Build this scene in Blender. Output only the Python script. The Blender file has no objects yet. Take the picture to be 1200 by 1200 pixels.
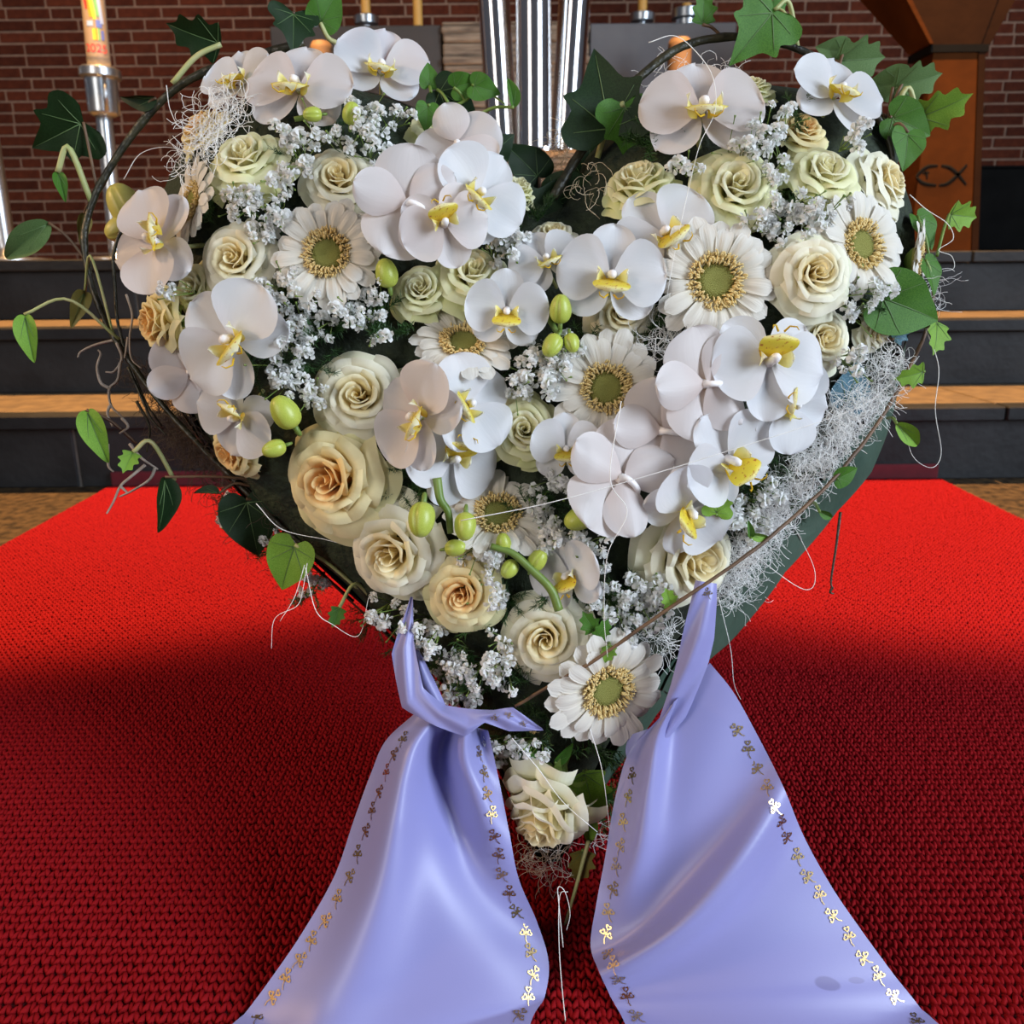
import bpy, math, random
from mathutils import Vector, Matrix, Quaternion, noise as mnoise
random.seed(7)
PI = math.pi
S = bpy.context.scene
COL = S.collection

# ------------------------------------------------------------------ camera
F = 920.0                    # focal length in pixels of the 1200 x 1200 frame
CX, CY = 600.0, 541.0        # principal point
PITCH = math.radians(14.0)
ROLL = math.radians(-0.55)
CAM = Vector((0.0, 0.0, 0.452))
RC = (Matrix.Rotation(PI/2 - PITCH, 3, 'X') @ Matrix.Rotation(ROLL, 3, 'Z'))
cd = bpy.data.cameras.new('camera')
cam = bpy.data.objects.new('camera', cd)
COL.objects.link(cam)
cam.matrix_world = Matrix.Translation(CAM) @ RC.to_4x4()
cd.sensor_width = 36.0
cd.lens = F/1200*36
cd.shift_y = -(600-CY)/1200
cd.clip_start = 0.02
cd.dof.use_dof = True
cd.dof.focus_distance = 0.53
cd.dof.aperture_fstop = 13.0
S.camera = cam

# ------------------------------------------------------------------ world, lights, exposure
wd = bpy.data.worlds.new('world'); S.world = wd
wd.use_nodes = True
bg = wd.node_tree.nodes['Background']
bg.inputs['Color'].default_value = (0.62, 0.66, 0.80, 1)
bg.inputs['Strength'].default_value = 0.085
def aim(o, target):
    d = Vector(target) - o.location
    o.rotation_euler = d.to_track_quat('-Z', 'Y').to_euler()
def area(name, loc, target, size, power, col, sy=None):
    l = bpy.data.lights.new(name, 'AREA'); l.energy = power; l.color = col; l.size = size
    if sy: l.shape = 'RECTANGLE'; l.size_y = sy
    o = bpy.data.objects.new(name, l); COL.objects.link(o); o.location = loc; aim(o, target); return o
def spot(name, loc, target, power, col, angle, blend, radius):
    l = bpy.data.lights.new(name, 'SPOT'); l.energy = power; l.color = col
    l.spot_size = math.radians(angle); l.spot_blend = blend; l.shadow_soft_size = radius
    o = bpy.data.objects.new(name, l); COL.objects.link(o); o.location = loc; aim(o, target); return o
area('window_daylight', (3.3, -1.35, 1.9), (0.0, 0.9, 1.9), 1.5, 165, (0.76, 0.87, 1.0), 3.0)
area('window_daylight', (-2.6, -2.6, 1.9), (0.0, 0.8, 1.9), 1.1, 50, (1.0, 0.93, 0.86), 3.0)
for sx in (-1.05, 1.05):
    spot('altar_spotlight', (sx, 2.0, 3.2), (sx*.9, 2.38, 0.0), 1080, (1.0, 0.54, 0.20), 57.5, 0.18, 0.05)
spot('wall_spotlight', (-1.4, 2.5, 3.3), (-1.3, 4.2, 1.1), 55, (1.0, 0.70, 0.46), 85, 0.9, 0.1)
spot('side_fill_spot', (-1.9, 0.30, 1.35), (-0.15, 0.56, 0.30), 42, (1.0, 0.62, 0.30), 42, 0.8, 0.10)  # warm fill added to tint flowers and ribbon from the side
S.view_settings.view_transform = 'Standard'
S.view_settings.look = 'None'
S.view_settings.exposure = 0.58
S.view_settings.gamma = 1.0
S.view_settings.use_curve_mapping = False

# ------------------------------------------------------------------ helpers
def W(x, y, depth):
    """point seen at frame position (x, y) at the given distance along the view axis"""
    return CAM + RC @ (Vector(((x-CX)/F, -(y-CY)/F, -1.0))*depth)
def px_of(p):
    q = RC.transposed() @ (Vector(p) - CAM)
    return CX + F*q.x/(-q.z), CY - F*q.y/(-q.z)
def mesh(name, verts, faces, mats=None, smooth=True, uvs=None, fmat=None):
    me = bpy.data.meshes.new(name)
    me.from_pydata([tuple(v) for v in verts], [], faces)
    for m in (mats or []): me.materials.append(m)
    if uvs:
        ul = me.uv_layers.new(name='UVMap')
        idx = [0]*len(me.loops); me.loops.foreach_get('vertex_index', idx)
        flat = []
        for i in idx: flat.extend(uvs[i])
        ul.data.foreach_set('uv', flat)
    if smooth: me.polygons.foreach_set('use_smooth', [True]*len(me.polygons))
    if fmat: me.polygons.foreach_set('material_index', fmat)
    me.update()
    return me
def ob(name, me, parent=None, mw=None, mat=None, kind=None):
    o = bpy.data.objects.new(name, me); COL.objects.link(o)
    if parent is not None: o.parent = parent
    if mw is not None: o.matrix_basis = mw
    if mat is not None:
        o.material_slots[0].link = 'OBJECT'; o.material_slots[0].material = mat
    if kind: o['kind'] = kind
    return o
def tag(o, label, cat, group=None, kind=None):
    o['label'] = label; o['category'] = cat
    if group: o['group'] = group
    if kind: o['kind'] = kind
    return o
def empty(name, mw=None):
    o = bpy.data.objects.new(name, None); COL.objects.link(o); o.empty_display_size = 0.02
    if mw is not None: o.matrix_basis = mw
    return o
class MB:
    """collects shapes for one mesh"""
    def __init__(s): s.v = []; s.f = []
    def box(s, x0, x1, y0, y1, z0, z1, bev=0.0):
        b = len(s.v)
        if bev <= 0:
            s.v += [(x, y, z) for z in (z0, z1) for y in (y0, y1) for x in (x0, x1)]
            s.f += [tuple(b+i for i in q) for q in ((0,2,3,1),(4,5,7,6),(0,1,5,4),(2,6,7,3),(0,4,6,2),(1,3,7,5))]
        else:   # box with chamfered edges: three vertices per corner
            P = {}
            for i, x in enumerate((x0, x1)):
                for j, y in enumerate((y0, y1)):
                    for k, z in enumerate((z0, z1)):
                        sx, sy, sz = (bev, -bev)[i], (bev, -bev)[j], (bev, -bev)[k]
                        for a, p in enumerate(((x, y+sy, z+sz), (x+sx, y, z+sz), (x+sx, y+sy, z))):
                            P[i, j, k, a] = len(s.v); s.v.append(p)
            for i in (0, 1):
                q = [P[i,0,0,0], P[i,1,0,0], P[i,1,1,0], P[i,0,1,0]]; s.f.append(tuple(q if i else q[::-1]))
                q = [P[0,i,0,1], P[1,i,0,1], P[1,i,1,1], P[0,i,1,1]]; s.f.append(tuple(q[::-1] if i else q))
                q = [P[0,0,i,2], P[1,0,i,2], P[1,1,i,2], P[0,1,i,2]]; s.f.append(tuple(q if i else q[::-1]))
            for i in (0, 1):
                for j in (0, 1):
                    s.f.append((P[i,j,0,0], P[i,j,1,0], P[i,j,1,1], P[i,j,0,1]))
                    s.f.append((P[i,0,j,0], P[i,1,j,0], P[i,1,j,2], P[i,0,j,2]))
                    s.f.append((P[0,i,j,1], P[1,i,j,1], P[1,i,j,2], P[0,i,j,2]))
                    for k in (0, 1): s.f.append((P[i,j,k,0], P[i,j,k,1], P[i,j,k,2]))
        return s
    def tube(s, pts, r, n=6, cap=True):
        pts = [Vector(p) for p in pts]
        if len(pts) < 2: return s
        rs = r if isinstance(r, (list, tuple)) else [r]*len(pts)
        t0 = (pts[1]-pts[0]).normalized()
        a = t0.orthogonal().normalized()
        b0 = len(s.v)
        for i, p in enumerate(pts):
            t = (pts[min(i+1, len(pts)-1)] - pts[max(i-1, 0)])
            t = t.normalized() if t.length > 1e-9 else t0
            a = (a - t*a.dot(t)); a = a.normalized() if a.length > 1e-6 else t.orthogonal().normalized()
            c = t.cross(a)
            for k in range(n):
                g = 2*PI*k/n
                s.v.append(p + (a*math.cos(g) + c*math.sin(g))*rs[i])
        for i in range(len(pts)-1):
            for k in range(n):
                k2 = (k+1) % n
                s.f.append((b0+i*n+k, b0+i*n+k2, b0+(i+1)*n+k2, b0+(i+1)*n+k))
        if cap:
            s.f.append(tuple(b0+k for k in range(n))[::-1])
            s.f.append(tuple(b0+(len(pts)-1)*n+k for k in range(n)))
        return s
    def lathe(s, prof, n=32, c=(0, 0, 0)):
        b0 = len(s.v)
        q = [prof[0]]
        for (r0, z0), (r1, z1) in zip(prof, prof[1:]):
            for t in (.06, .94): q.append((r0+(r1-r0)*t, z0+(z1-z0)*t))
            q.append((r1, z1))
        prof = q
        for r, z in prof:
            for k in range(n):
                g = 2*PI*k/n; s.v.append((c[0]+r*math.cos(g), c[1]+r*math.sin(g), c[2]+z))
        for i in range(len(prof)-1):
            for k in range(n):
                k2 = (k+1) % n
                s.f.append((b0+i*n+k, b0+i*n+k2, b0+(i+1)*n+k2, b0+(i+1)*n+k))
        s.f.append(tuple(b0+k for k in range(n))[::-1])
        s.f.append(tuple(b0+(len(prof)-1)*n+k for k in range(n)))
        return s
    def build(s, name, mat, parent=None, smooth=False, kind=None, mw=None):
        return ob(name, mesh(name, s.v, s.f, [mat], smooth), parent, mw, None, kind)
def spline(pts, n):
    """Catmull-Rom through points (any dimension), n samples"""
    P = [Vector(p) for p in pts]; m = len(P)-1; out = []
    for i in range(n):
        t = i/(n-1)*m; k = min(int(t), m-1); u = t-k
        p0 = P[k-1] if k > 0 else P[k]*2-P[k+1]
        p1, p2 = P[k], P[k+1]
        p3 = P[k+2] if k+2 <= m else P[k+1]*2-P[k]
        out.append(0.5*((2*p1) + (p2-p0)*u + (2*p0-5*p1+4*p2-p3)*u*u + (3*p1-p0-3*p2+p3)*u*u*u))
    return out

# ------------------------------------------------------------------ materials
def newmat(name):
    m = bpy.data.materials.new(name); m.use_nodes = True
    nt = m.node_tree; return m, nt, nt.nodes['Principled BSDF'], nt.nodes['Material Output']
def ramp(nt, cols):
    r = nt.nodes.new('ShaderNodeValToRGB')
    e = r.color_ramp.elements
    e[0].position, e[0].color = cols[0][0], (*cols[0][1], 1)
    e[1].position, e[1].color = cols[-1][0], (*cols[-1][1], 1)
    for p, c in cols[1:-1]:
        x = e.new(p); x.color = (*c, 1)
    return r
def mat(name, c1, c2=None, scale=8, rough=.5, metal=0, bump=0, bscale=None, spec=.5, detail=4, sheen=0, rnd=0, stretch=None):
    m, nt, b, out = newmat(name)
    b.inputs['Roughness'].default_value = rough; b.inputs['Metallic'].default_value = metal
    b.inputs['Specular IOR Level'].default_value = spec
    if sheen: b.inputs['Sheen Weight'].default_value = sheen
    tc = nt.nodes.new('ShaderNodeTexCoord'); src = tc.outputs['Object']
    if stretch:
        mp = nt.nodes.new('ShaderNodeMapping'); mp.inputs['Scale'].default_value = stretch
        nt.links.new(src, mp.inputs[0]); src = mp.outputs[0]
    n = nt.nodes.new('ShaderNodeTexNoise'); n.inputs['Scale'].default_value = scale; n.inputs['Detail'].default_value = detail
    nt.links.new(src, n.inputs['Vector'])
    r = ramp(nt, [(.35, c1), (.65, c2 or c1)])
    nt.links.new(n.outputs['Fac'], r.inputs[0])
    colout = r.outputs[0]
    if rnd:
        oi = nt.nodes.new('ShaderNodeObjectInfo')
        h = nt.nodes.new('ShaderNodeHueSaturation')
        mr = nt.nodes.new('ShaderNodeMapRange'); mr.inputs['To Min'].default_value = 1-rnd; mr.inputs['To Max'].default_value = 1+rnd
        nt.links.new(oi.outputs['Random'], mr.inputs['Value']); nt.links.new(mr.outputs[0], h.inputs['Value'])
        nt.links.new(colout, h.inputs['Color']); colout = h.outputs[0]
    nt.links.new(colout, b.inputs['Base Color'])
    if bump:
        n2 = nt.nodes.new('ShaderNodeTexNoise'); n2.inputs['Scale'].default_value = bscale or scale*4; n2.inputs['Detail'].default_value = 5
        nt.links.new(src, n2.inputs['Vector'])
        bp = nt.nodes.new('ShaderNodeBump'); bp.inputs['Strength'].default_value = bump; bp.inputs['Distance'].default_value = .004
        nt.links.new(n2.outputs['Fac'], bp.inputs['Height']); nt.links.new(bp.outputs[0], b.inputs['Normal'])
    return m
def petal_mat(name, stops, transl=.3, rough=.55, vein=.25, vscale=(26, 1.5, 1), spots=None):
    """pigment runs from the foot of the petal (uv y = 0) to its lip"""
    m, nt, b, out = newmat(name)
    uv = nt.nodes.new('ShaderNodeUVMap'); sep = nt.nodes.new('ShaderNodeSeparateXYZ')
    nt.links.new(uv.outputs[0], sep.inputs[0])
    r = ramp(nt, stops); nt.links.new(sep.outputs['Y'], r.inputs[0])
    colout = r.outputs[0]
    if spots:
        n = nt.nodes.new('ShaderNodeTexNoise'); n.inputs['Scale'].default_value = 9
        nt.links.new(uv.outputs[0], n.inputs['Vector'])
        rr = ramp(nt, [(.60, (0, 0, 0)), (.68, (1, 1, 1))]); nt.links.new(n.outputs['Fac'], rr.inputs[0])
        mx = nt.nodes.new('ShaderNodeMix'); mx.data_type = 'RGBA'; mx.inputs['B'].default_value = (*spots, 1)
        nt.links.new(rr.outputs[0], mx.inputs['Factor']); nt.links.new(colout, mx.inputs['A']); colout = mx.outputs['Result']
    nt.links.new(colout, b.inputs['Base Color'])
    b.inputs['Roughness'].default_value = rough; b.inputs['Specular IOR Level'].default_value = .3
    mp = nt.nodes.new('ShaderNodeMapping'); mp.inputs['Scale'].default_value = vscale
    nt.links.new(uv.outputs[0], mp.inputs[0])
    nz = nt.nodes.new('ShaderNodeTexNoise'); nz.inputs['Scale'].default_value = 1.0; nz.inputs['Detail'].default_value = 2
    nt.links.new(mp.outputs[0], nz.inputs['Vector'])
    bp = nt.nodes.new('ShaderNodeBump'); bp.inputs['Strength'].default_value = vein; bp.inputs['Distance'].default_value = .001
    nt.links.new(nz.outputs['Fac'], bp.inputs['Height']); nt.links.new(bp.outputs[0], b.inputs['Normal'])
    tr = nt.nodes.new('ShaderNodeBsdfTranslucent'); nt.links.new(colout, tr.inputs['Color'])
    ms = nt.nodes.new('ShaderNodeMixShader'); ms.inputs[0].default_value = transl
    nt.links.new(b.outputs[0], ms.inputs[1]); nt.links.new(tr.outputs[0], ms.inputs[2]); nt.links.new(ms.outputs[0], out.inputs['Surface'])
    return m

M = {}
M['brick'] = mat('brick', (.062, .0125, .0050), (.092, .020, .0080), 30, .9, bump=.4, rnd=.28, spec=.2)
M['mortar'] = mat('mortar', (.20, .118, .080), (.26, .155, .105), 40, .9, bump=.3)
M['slate'] = mat('slate', (.006, .0065, .008), (.015, .016, .018), 9, .6, bump=.35, bscale=60, spec=.25)
M['tread'] = mat('tread', (.075, .050, .026), (.125, .085, .042), 30, .7, bump=.35, bscale=90)
M['grout'] = mat('grout', (.05, .048, .045), (.075, .07, .065), 30, .9)
M['floor'] = mat('floor', (.014, .009, .005), (.070, .045, .022), 55, .7, bump=.6, bscale=90, spec=.2)
M['carpet'] = mat('carpet', (.22, .0045, .0085), (.30, .0080, .0105), 60, .75, sheen=.0, spec=.06)
M['carpet_back_shade'] = mat('carpet_back_shade', (.075, .003, .008), (.09, .004, .010), 60, .95)
M['steel'] = mat('steel', (.62, .62, .63), (.66, .66, .67), 5, .12, 1.0)
M['galv'] = mat('galv', (.42, .45, .48), (.52, .55, .58), 14, .32, 1.0)
M['wax'] = mat('wax', (.30, .23, .165), (.33, .255, .18), 5, .5)
M['tan_wax'] = mat('tan_wax', (.13, .075, .035), (.16, .09, .045), 9, .7)
M['beeswax'] = mat('beeswax', (.72, .36, .07), (.78, .42, .10), 9, .5)
M['dark_panel'] = mat('dark_panel', (.05, .045, .042), (.07, .06, .055), 6, .6)
M['grey_panel'] = mat('grey_panel', (.10, .10, .11), (.13, .13, .135), 6, .5)
M['stone'] = mat('stone', (.14, .10, .07), (.34, .26, .18), 6, .8, bump=.8, bscale=8, stretch=(1.5, 1.5, 14))
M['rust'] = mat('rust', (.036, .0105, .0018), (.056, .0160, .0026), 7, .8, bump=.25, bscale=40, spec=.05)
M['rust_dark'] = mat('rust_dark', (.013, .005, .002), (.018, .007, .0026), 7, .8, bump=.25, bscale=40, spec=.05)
M['black'] = mat('black', (.002, .002, .002), (.004, .004, .004), 9, .8, spec=.08)
for nm, c in (('red', (.65, .03, .03)), ('orange', (.85, .30, .02)), ('yellow', (.85, .62, .05)), ('green', (.15, .42, .12)), ('blue', (.10, .16, .55)), ('sky', (.35, .48, .75))):
    M['paint_'+nm] = mat('paint_'+nm, c, None, 9, .5)
# plants
WH, CR = (.90, .89, .80), (.90, .83, .58)
M['rose_white_in'] = petal_mat('rose_white_in', [(0, (.82, .60, .20)), (.55, (.92, .79, .44)), (1, (.95, .88, .62))])
M['rose_white'] = petal_mat('rose_white', [(0, (.68, .68, .26)), (.4, (.92, .86, .58)), (1, (.96, .93, .78))])
M['rose_white_out'] = petal_mat('rose_white_out', [(0, (.50, .58, .18)), (.5, (.88, .86, .56)), (1, (.94, .93, .74))])
M['rose_cream_in'] = petal_mat('rose_cream_in', [(0, (.80, .42, .14)), (.55, (.92, .60, .26)), (1, (.95, .76, .38))])
M['rose_cream'] = petal_mat('rose_cream', [(0, (.66, .58, .22)), (.45, (.92, .76, .36)), (1, (.96, .87, .54))])
M['rose_cream_out'] = petal_mat('rose_cream_out', [(0, (.48, .52, .16)), (.5, (.84, .77, .36)), (1, (.92, .88, .52))])
M['rose_green_in'] = petal_mat('rose_green_in', [(0, (.74, .66, .26)), (.55, (.88, .82, .50)), (1, (.90, .88, .66))])
M['rose_green'] = petal_mat('rose_green', [(0, (.52, .62, .20)), (.45, (.84, .84, .42)), (1, (.93, .92, .62))])
M['rose_green_out'] = petal_mat('rose_green_out', [(0, (.38, .52, .12)), (.5, (.70, .76, .28)), (1, (.87, .89, .50))])
M['gerbera'] = petal_mat('gerbera', [(0, (.76, .68, .48)), (.4, (.83, .78, .68)), (1, (.84, .81, .75))], .25, .6, .5, (9, 1, 1))
M['gerbera_disc'] = mat('gerbera_disc', (.26, .27, .05), (.46, .44, .12), 200, .8, bump=.6, bscale=700)
M['gerbera_ring'] = mat('gerbera_ring', (.66, .44, .13), (.88, .72, .36), 300, .7)
M['orchid'] = petal_mat('orchid', [(0, (.74, .72, .74)), (.3, (.78, .78, .80)), (1, (.80, .80, .83))], .3, .42, .15, (18, 1.2, 1))
M['orchid_warm'] = petal_mat('orchid_warm', [(0, (.70, .60, .57)), (.3, (.76, .70, .69)), (1, (.78, .74, .74))], .3, .42, .15, (18, 1.2, 1))
M['lip'] = petal_mat('lip', [(0, (.78, .52, .03)), (.55, (.86, .72, .08)), (1, (.92, .90, .70))], .25, .4, .1, spots=(.55, .20, .04))
M['lip_lobe'] = petal_mat('lip_lobe', [(0, (.80, .60, .05)), (.45, (.88, .82, .30)), (1, (.92, .92, .86))], .3, .4, .1)
M['column'] = mat('column', (.90, .88, .86), (.92, .86, .86), 60, .35)
M['bud'] = mat('bud', (.34, .42, .045), (.52, .58, .11), 40, .38)
M['bud_yellow'] = mat('bud_yellow', (.55, .46, .09), (.62, .58, .16), 40, .4)
M['stem_green'] = mat('stem_green', (.11, .19, .03), (.20, .28, .06), 60, .45)
M['stem_pale'] = mat('stem_pale', (.36, .42, .15), (.48, .46, .22), 60, .5)
M['stem_brown'] = mat('stem_brown', (.10, .055, .03), (.18, .10, .05), 70, .55)
M['bark'] = mat('bark', (.012, .012, .007), (.05, .045, .022), 120, .38, bump=.4, bscale=200)
M['root'] = mat('root', (.28, .23, .19), (.42, .36, .31), 120, .7)
M['gyp'] = petal_mat('gyp', [(0, (.72, .80, .55)), (.4, (.84, .85, .82)), (1, (.88, .88, .88))], .3, .7, .1)
M['fern'] = mat('fern', (.018, .055, .012), (.05, .13, .030), 60, .5)
M['moss'] = mat('moss', (.006, .012, .005), (.022, .034, .013), 60, .8, bump=1.0, bscale=160)
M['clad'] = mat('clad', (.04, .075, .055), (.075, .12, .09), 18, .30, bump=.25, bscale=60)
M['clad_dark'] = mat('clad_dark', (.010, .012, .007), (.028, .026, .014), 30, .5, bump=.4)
M['ivy_dark'] = mat('ivy_dark', (.005, .018, .004), (.012, .034, .008), 60, .45, bump=.2, spec=.25)
M['ivy_mid'] = mat('ivy_mid', (.035, .12, .010), (.075, .19, .022), 60, .5, bump=.2, spec=.25)
M['ivy_bright'] = mat('ivy_bright', (.13, .28, .025), (.22, .38, .05), 60, .5, bump=.2, spec=.25)
M['ivy_grey'] = mat('ivy_grey', (.085, .16, .05), (.13, .21, .075), 60, .6, bump=.2, spec=.2)
M['ivy_olive'] = mat('ivy_olive', (.16, .14, .025), (.24, .19, .04), 60, .5, bump=.2)
M['vein'] = mat('vein', (.09, .16, .05), (.12, .20, .07), 40, .5)
M['sisal'] = mat('sisal', (.86, .85, .82), (.95, .94, .92), 90, .6)
M['fibre_tan'] = mat('fibre_tan', (.50, .40, .27), (.62, .50, .34), 90, .6)
M['fibre_dark'] = mat('fibre_dark', (.035, .022, .014), (.07, .045, .03), 90, .7)
M['gold'] = mat('gold', (.62, .42, .16), (.75, .55, .26), 200, .28, 1.0)

# ------------------------------------------------------------------ the setting: floor, steps, brick wall
def at_y(x, y, Y):
    d = RC @ Vector(((x-CX)/F, -(y-CY)/F, -1.0)); return CAM + d*(Y/d.y)
def struct(o, label=None):
    o['kind'] = 'structure'
    if label: o['label'] = label
    return o
STEP_H, STEP_D, STEP_Y = .160, .288, 1.60
struct(MB().box(-5.6, 5.6, -1.5, STEP_Y+.05, -.06, 0).build('floor', M['floor']), 'brown speckled stone floor beside the red carpet')
for i in range(3):
    y0, z0 = STEP_Y + i*STEP_D, i*STEP_H
    e = struct(empty('stair_step', Matrix.Translation((0, y0, z0))), ('lowest', 'middle', 'uppermost')[i] + ' dark slate step of the altar stairs')
    MB().box(-5.6, 5.6, .0255, STEP_D+.1 if i < 2 else 2.2, 0, STEP_H-.02).build('grout_bed', M['grout'], e)
    # riser stones with open joints
    x = -5.6 + (.37, .12, .55)[i]*.9 - .9
    while x < 5.6:
        L = random.uniform(.60, .80)
        MB().box(max(x, -5.6), min(x+L-.006, 5.6), .022 + random.uniform(-.001, .001), .06, .0, STEP_H-.031, .0025).build('riser_stone', M['slate'], e)
        x += L
    x = -5.6 - (.2, .7, .45)[i]
    while x < 5.6:
        L = random.uniform(1.0, 1.3)
        if x+L > -5.6:
            MB().box(max(x, -5.6), min(x+L-.004, 5.6), 0.0, .05, STEP_H-.030, STEP_H, .003).build('nosing_stone', M['slate'], e)
            MB().box(max(x, -5.6), min(x+L-.004, 5.6), .052, STEP_D+.06 if i < 2 else 2.05, STEP_H-.028, STEP_H-.0005, .002).build('tread_slab', M['tread'], e)
        x += L
PLAT = 3*STEP_H
WALL_Y = 4.2
wall = struct(empty('wall_back', Matrix.Translation((0, WALL_Y, PLAT))), 'red brick wall behind the altar')
MB().box(-5.6, 5.6, -.003, .16, -.05, 3.2).build('mortar_bed', M['mortar'], wall)
BH, BL, J = .0420, .204, .0100
bricks = []
rb = random.Random(3)
for r in range(60):
    x = -5.6 - rb.uniform(0, .2)
    while x < 5.6:
        L = BL if rb.random() < .78 else BL*.47
        bricks.append((x, r*(BH+J)+.006, L)); x += L+J
def brick_rank(b):
    u, v = px_of((b[0]+b[2]/2, WALL_Y, PLAT+b[1]+BH/2))
    if not (-15 < u < 1215 and -8 < v < 315): return 9
    if u < 245 or (u < 345 and v < 40): return 0
    if u > 1040 or (u > 860 and v < 75) or (950 < u and v < 110): return 1
    if v < 36: return 2
    return 5
bricks.sort(key=lambda b: brick_rank(b) + (.5 if b[2] < .15 else 0))
bm_cache = {}
rest = MB()
for i, (x, z, L) in enumerate(bricks):
    if i < 300:
        key = round(L, 3)
        if key not in bm_cache:
            b = MB().box(0, L, -.008, .06, 0, BH, .002); bm_cache[key] = mesh('brick', b.v, b.f, [M['brick']], False)
        ob('brick', bm_cache[key], wall, Matrix.Translation((x, rb.uniform(-.002, .002), z)))
    else:
        rest.box(x, x+L, -.008, .04, z, z+BH)
rest.build('brick_course', M['brick'], wall, kind='stuff')

# ------------------------------------------------------------------ red carpet
carpet = tag(empty('red_carpet', Matrix.Translation((0, .9, 0))), 'red loop-pile carpet runner leading up to the slate steps', 'carpet')
CX0, CX1, CYN, CYF = -.852, .905, .12, STEP_Y-.002
b = MB().box(CX0, CX1, CYN-.9, CYF-.9, .0005, .006)
b.build('backing', M['carpet_back_shade'], carpet)
MB().box(CX0, CX1, CYF-.012-.9+.022, CYF-.9+.022, .004, .036, .003).build('upturned_end', M['carpet_back_shade'], carpet)  # shade of the unlit upright face is painted in as darker red
pts, rots = [], []
SX, SY = .0034, .0070
ny = int((CYF-.008-CYN)/SY); nx = int((CX1-CX0-.006)/SX)
rc = random.Random(11)
for j in range(ny):
    for i in range(nx):
        pts.append((CX0+.004+i*SX + rc.uniform(-.0004, .0004), CYN-.9+.004+j*SY + (i % 2)*SY*.12 + rc.uniform(-.0007, .0007), .0075 + rc.uniform(-.0006, .0006)))
        rots += [rc.uniform(-.25, .05) + .30, rc.uniform(-.2, .2), (.50 if i % 2 else -.50) + rc.uniform(-.15, .15)]
me = mesh('pile', pts, [], None, False)
at = me.attributes.new('turn', 'FLOAT_VECTOR', 'POINT'); at.data.foreach_set('vector', rots)
pile = ob('pile', me, carpet, kind='stuff')
g = bpy.data.node_groups.new('carpet_loops', 'GeometryNodeTree')
g.interface.new_socket('Geometry', in_out='INPUT', socket_type='NodeSocketGeometry')
g.interface.new_socket('Geometry', in_out='OUTPUT', socket_type='NodeSocketGeometry')
N = g.nodes.new; Lk = g.links.new
gi, go = N('NodeGroupInput'), N('NodeGroupOutput')
sp = N('GeometryNodeMeshUVSphere'); sp.inputs['Segments'].default_value = 7; sp.inputs['Rings'].default_value = 5; sp.inputs['Radius'].default_value = 1
tf = N('GeometryNodeTransform'); tf.inputs['Scale'].default_value = (.0019, .0045, .0028)
sm = N('GeometryNodeSetShadeSmooth'); st = N('GeometryNodeSetMaterial'); st.inputs['Material'].default_value = M['carpet']
iop = N('GeometryNodeInstanceOnPoints'); na = N('GeometryNodeInputNamedAttribute'); na.data_type = 'FLOAT_VECTOR'; na.inputs['Name'].default_value = 'turn'
Lk(sp.outputs['Mesh'], tf.inputs['Geometry']); Lk(tf.outputs[0], sm.inputs['Geometry']); Lk(sm.outputs[0], st.inputs['Geometry'])
Lk(gi.outputs[0], iop.inputs['Points']); Lk(st.outputs[0], iop.inputs['Instance']); Lk(na.outputs['Attribute'], iop.inputs['Rotation'])
Lk(iop.outputs[0], go.inputs[0])
pile.modifiers.new('loops', 'NODES').node_group = g

# ------------------------------------------------------------------ altar and what stands around it
ALY, ALZ = 3.45, 1.385
al = tag(empty('altar', Matrix.Translation((0, ALY, PLAT))), 'wide altar with rough layered stone centre and dark side slabs', 'altar')
def ax(px): return at_y(px, 60, ALY).x
h = ALZ-PLAT
MB().box(ax(318), ax(519)-.004, 0, .55, 0, h, .004).build('side_slab', M['dark_panel'], al)
MB().box(ax(690)+.004, ax(862), 0, .55, 0, h, .004).build('side_slab', M['grey_panel'], al)
# stone centre: stacked uneven layers
z = 0; k = 0
while z < h+.002:
    t = min(random.uniform(.022, .05), h+.006-z); dx = random.uniform(-.006, .006)
    MB().box(ax(519)+dx, ax(690)-random.uniform(-.004, .006), -.03+random.uniform(-.006, .006), .56, z, z+t-.002, .006).build('stone_layer', M['stone'], al)
    z += t
def altar_candle(px, ptop, label, hold, lit=True):
    """holder standing on the altar top with a wax candle; px centre, px half widths"""
    p = at_y(px, 33, ALY+.12); s = (ALY+.12)*.98/F*.97
    e = tag(empty('altar_candle', Matrix.Translation((p.x, ALY+.16, ALZ))), label, 'candle', 'candles standing on the altar')
    MB().lathe(hold, 28).build('holder', M['galv'], e, True)
    zt = hold[-1][1]
    MB().lathe([(.019, zt-.002), (.019, zt+ptop), (.012, zt+ptop+.004)], 20).build('wax', M['beeswax'], e, True)
    MB().tube([(0, 0, zt+ptop), (.001, 0, zt+ptop+.014)], .0012, 5).build('wick', M['black'], e)
cup = [(.045, 0), (.045, .012), (.022, .018), (.022, .040), (.048, .046), (.052, .074), (.046, .078)]
dish = [(.060, 0), (.072, .012), (.070, .022), (.030, .032)]
altar_candle(428, .30, 'amber candle in a steel cup holder above the first orchid spray', cup)
altar_candle(489, .32, 'amber candle on a low steel dish next to the stone altar centre', dish)
altar_candle(754, .30, 'amber candle in a wide steel cup beside the ivy arch', cup)
altar_candle(806, .02, 'short steel candle cup almost hidden behind the ivy arch', [(.05, 0), (.05, .05), (.06, .055), (.06, .09), (.05, .092)])
altar_candle(362, .02, 'squat white-steel candle cup behind the dark hanging ivy leaf', [(.045, 0), (.048, .07), (.04, .074)])
p = at_y(668, 33, ALY+.1)
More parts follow.
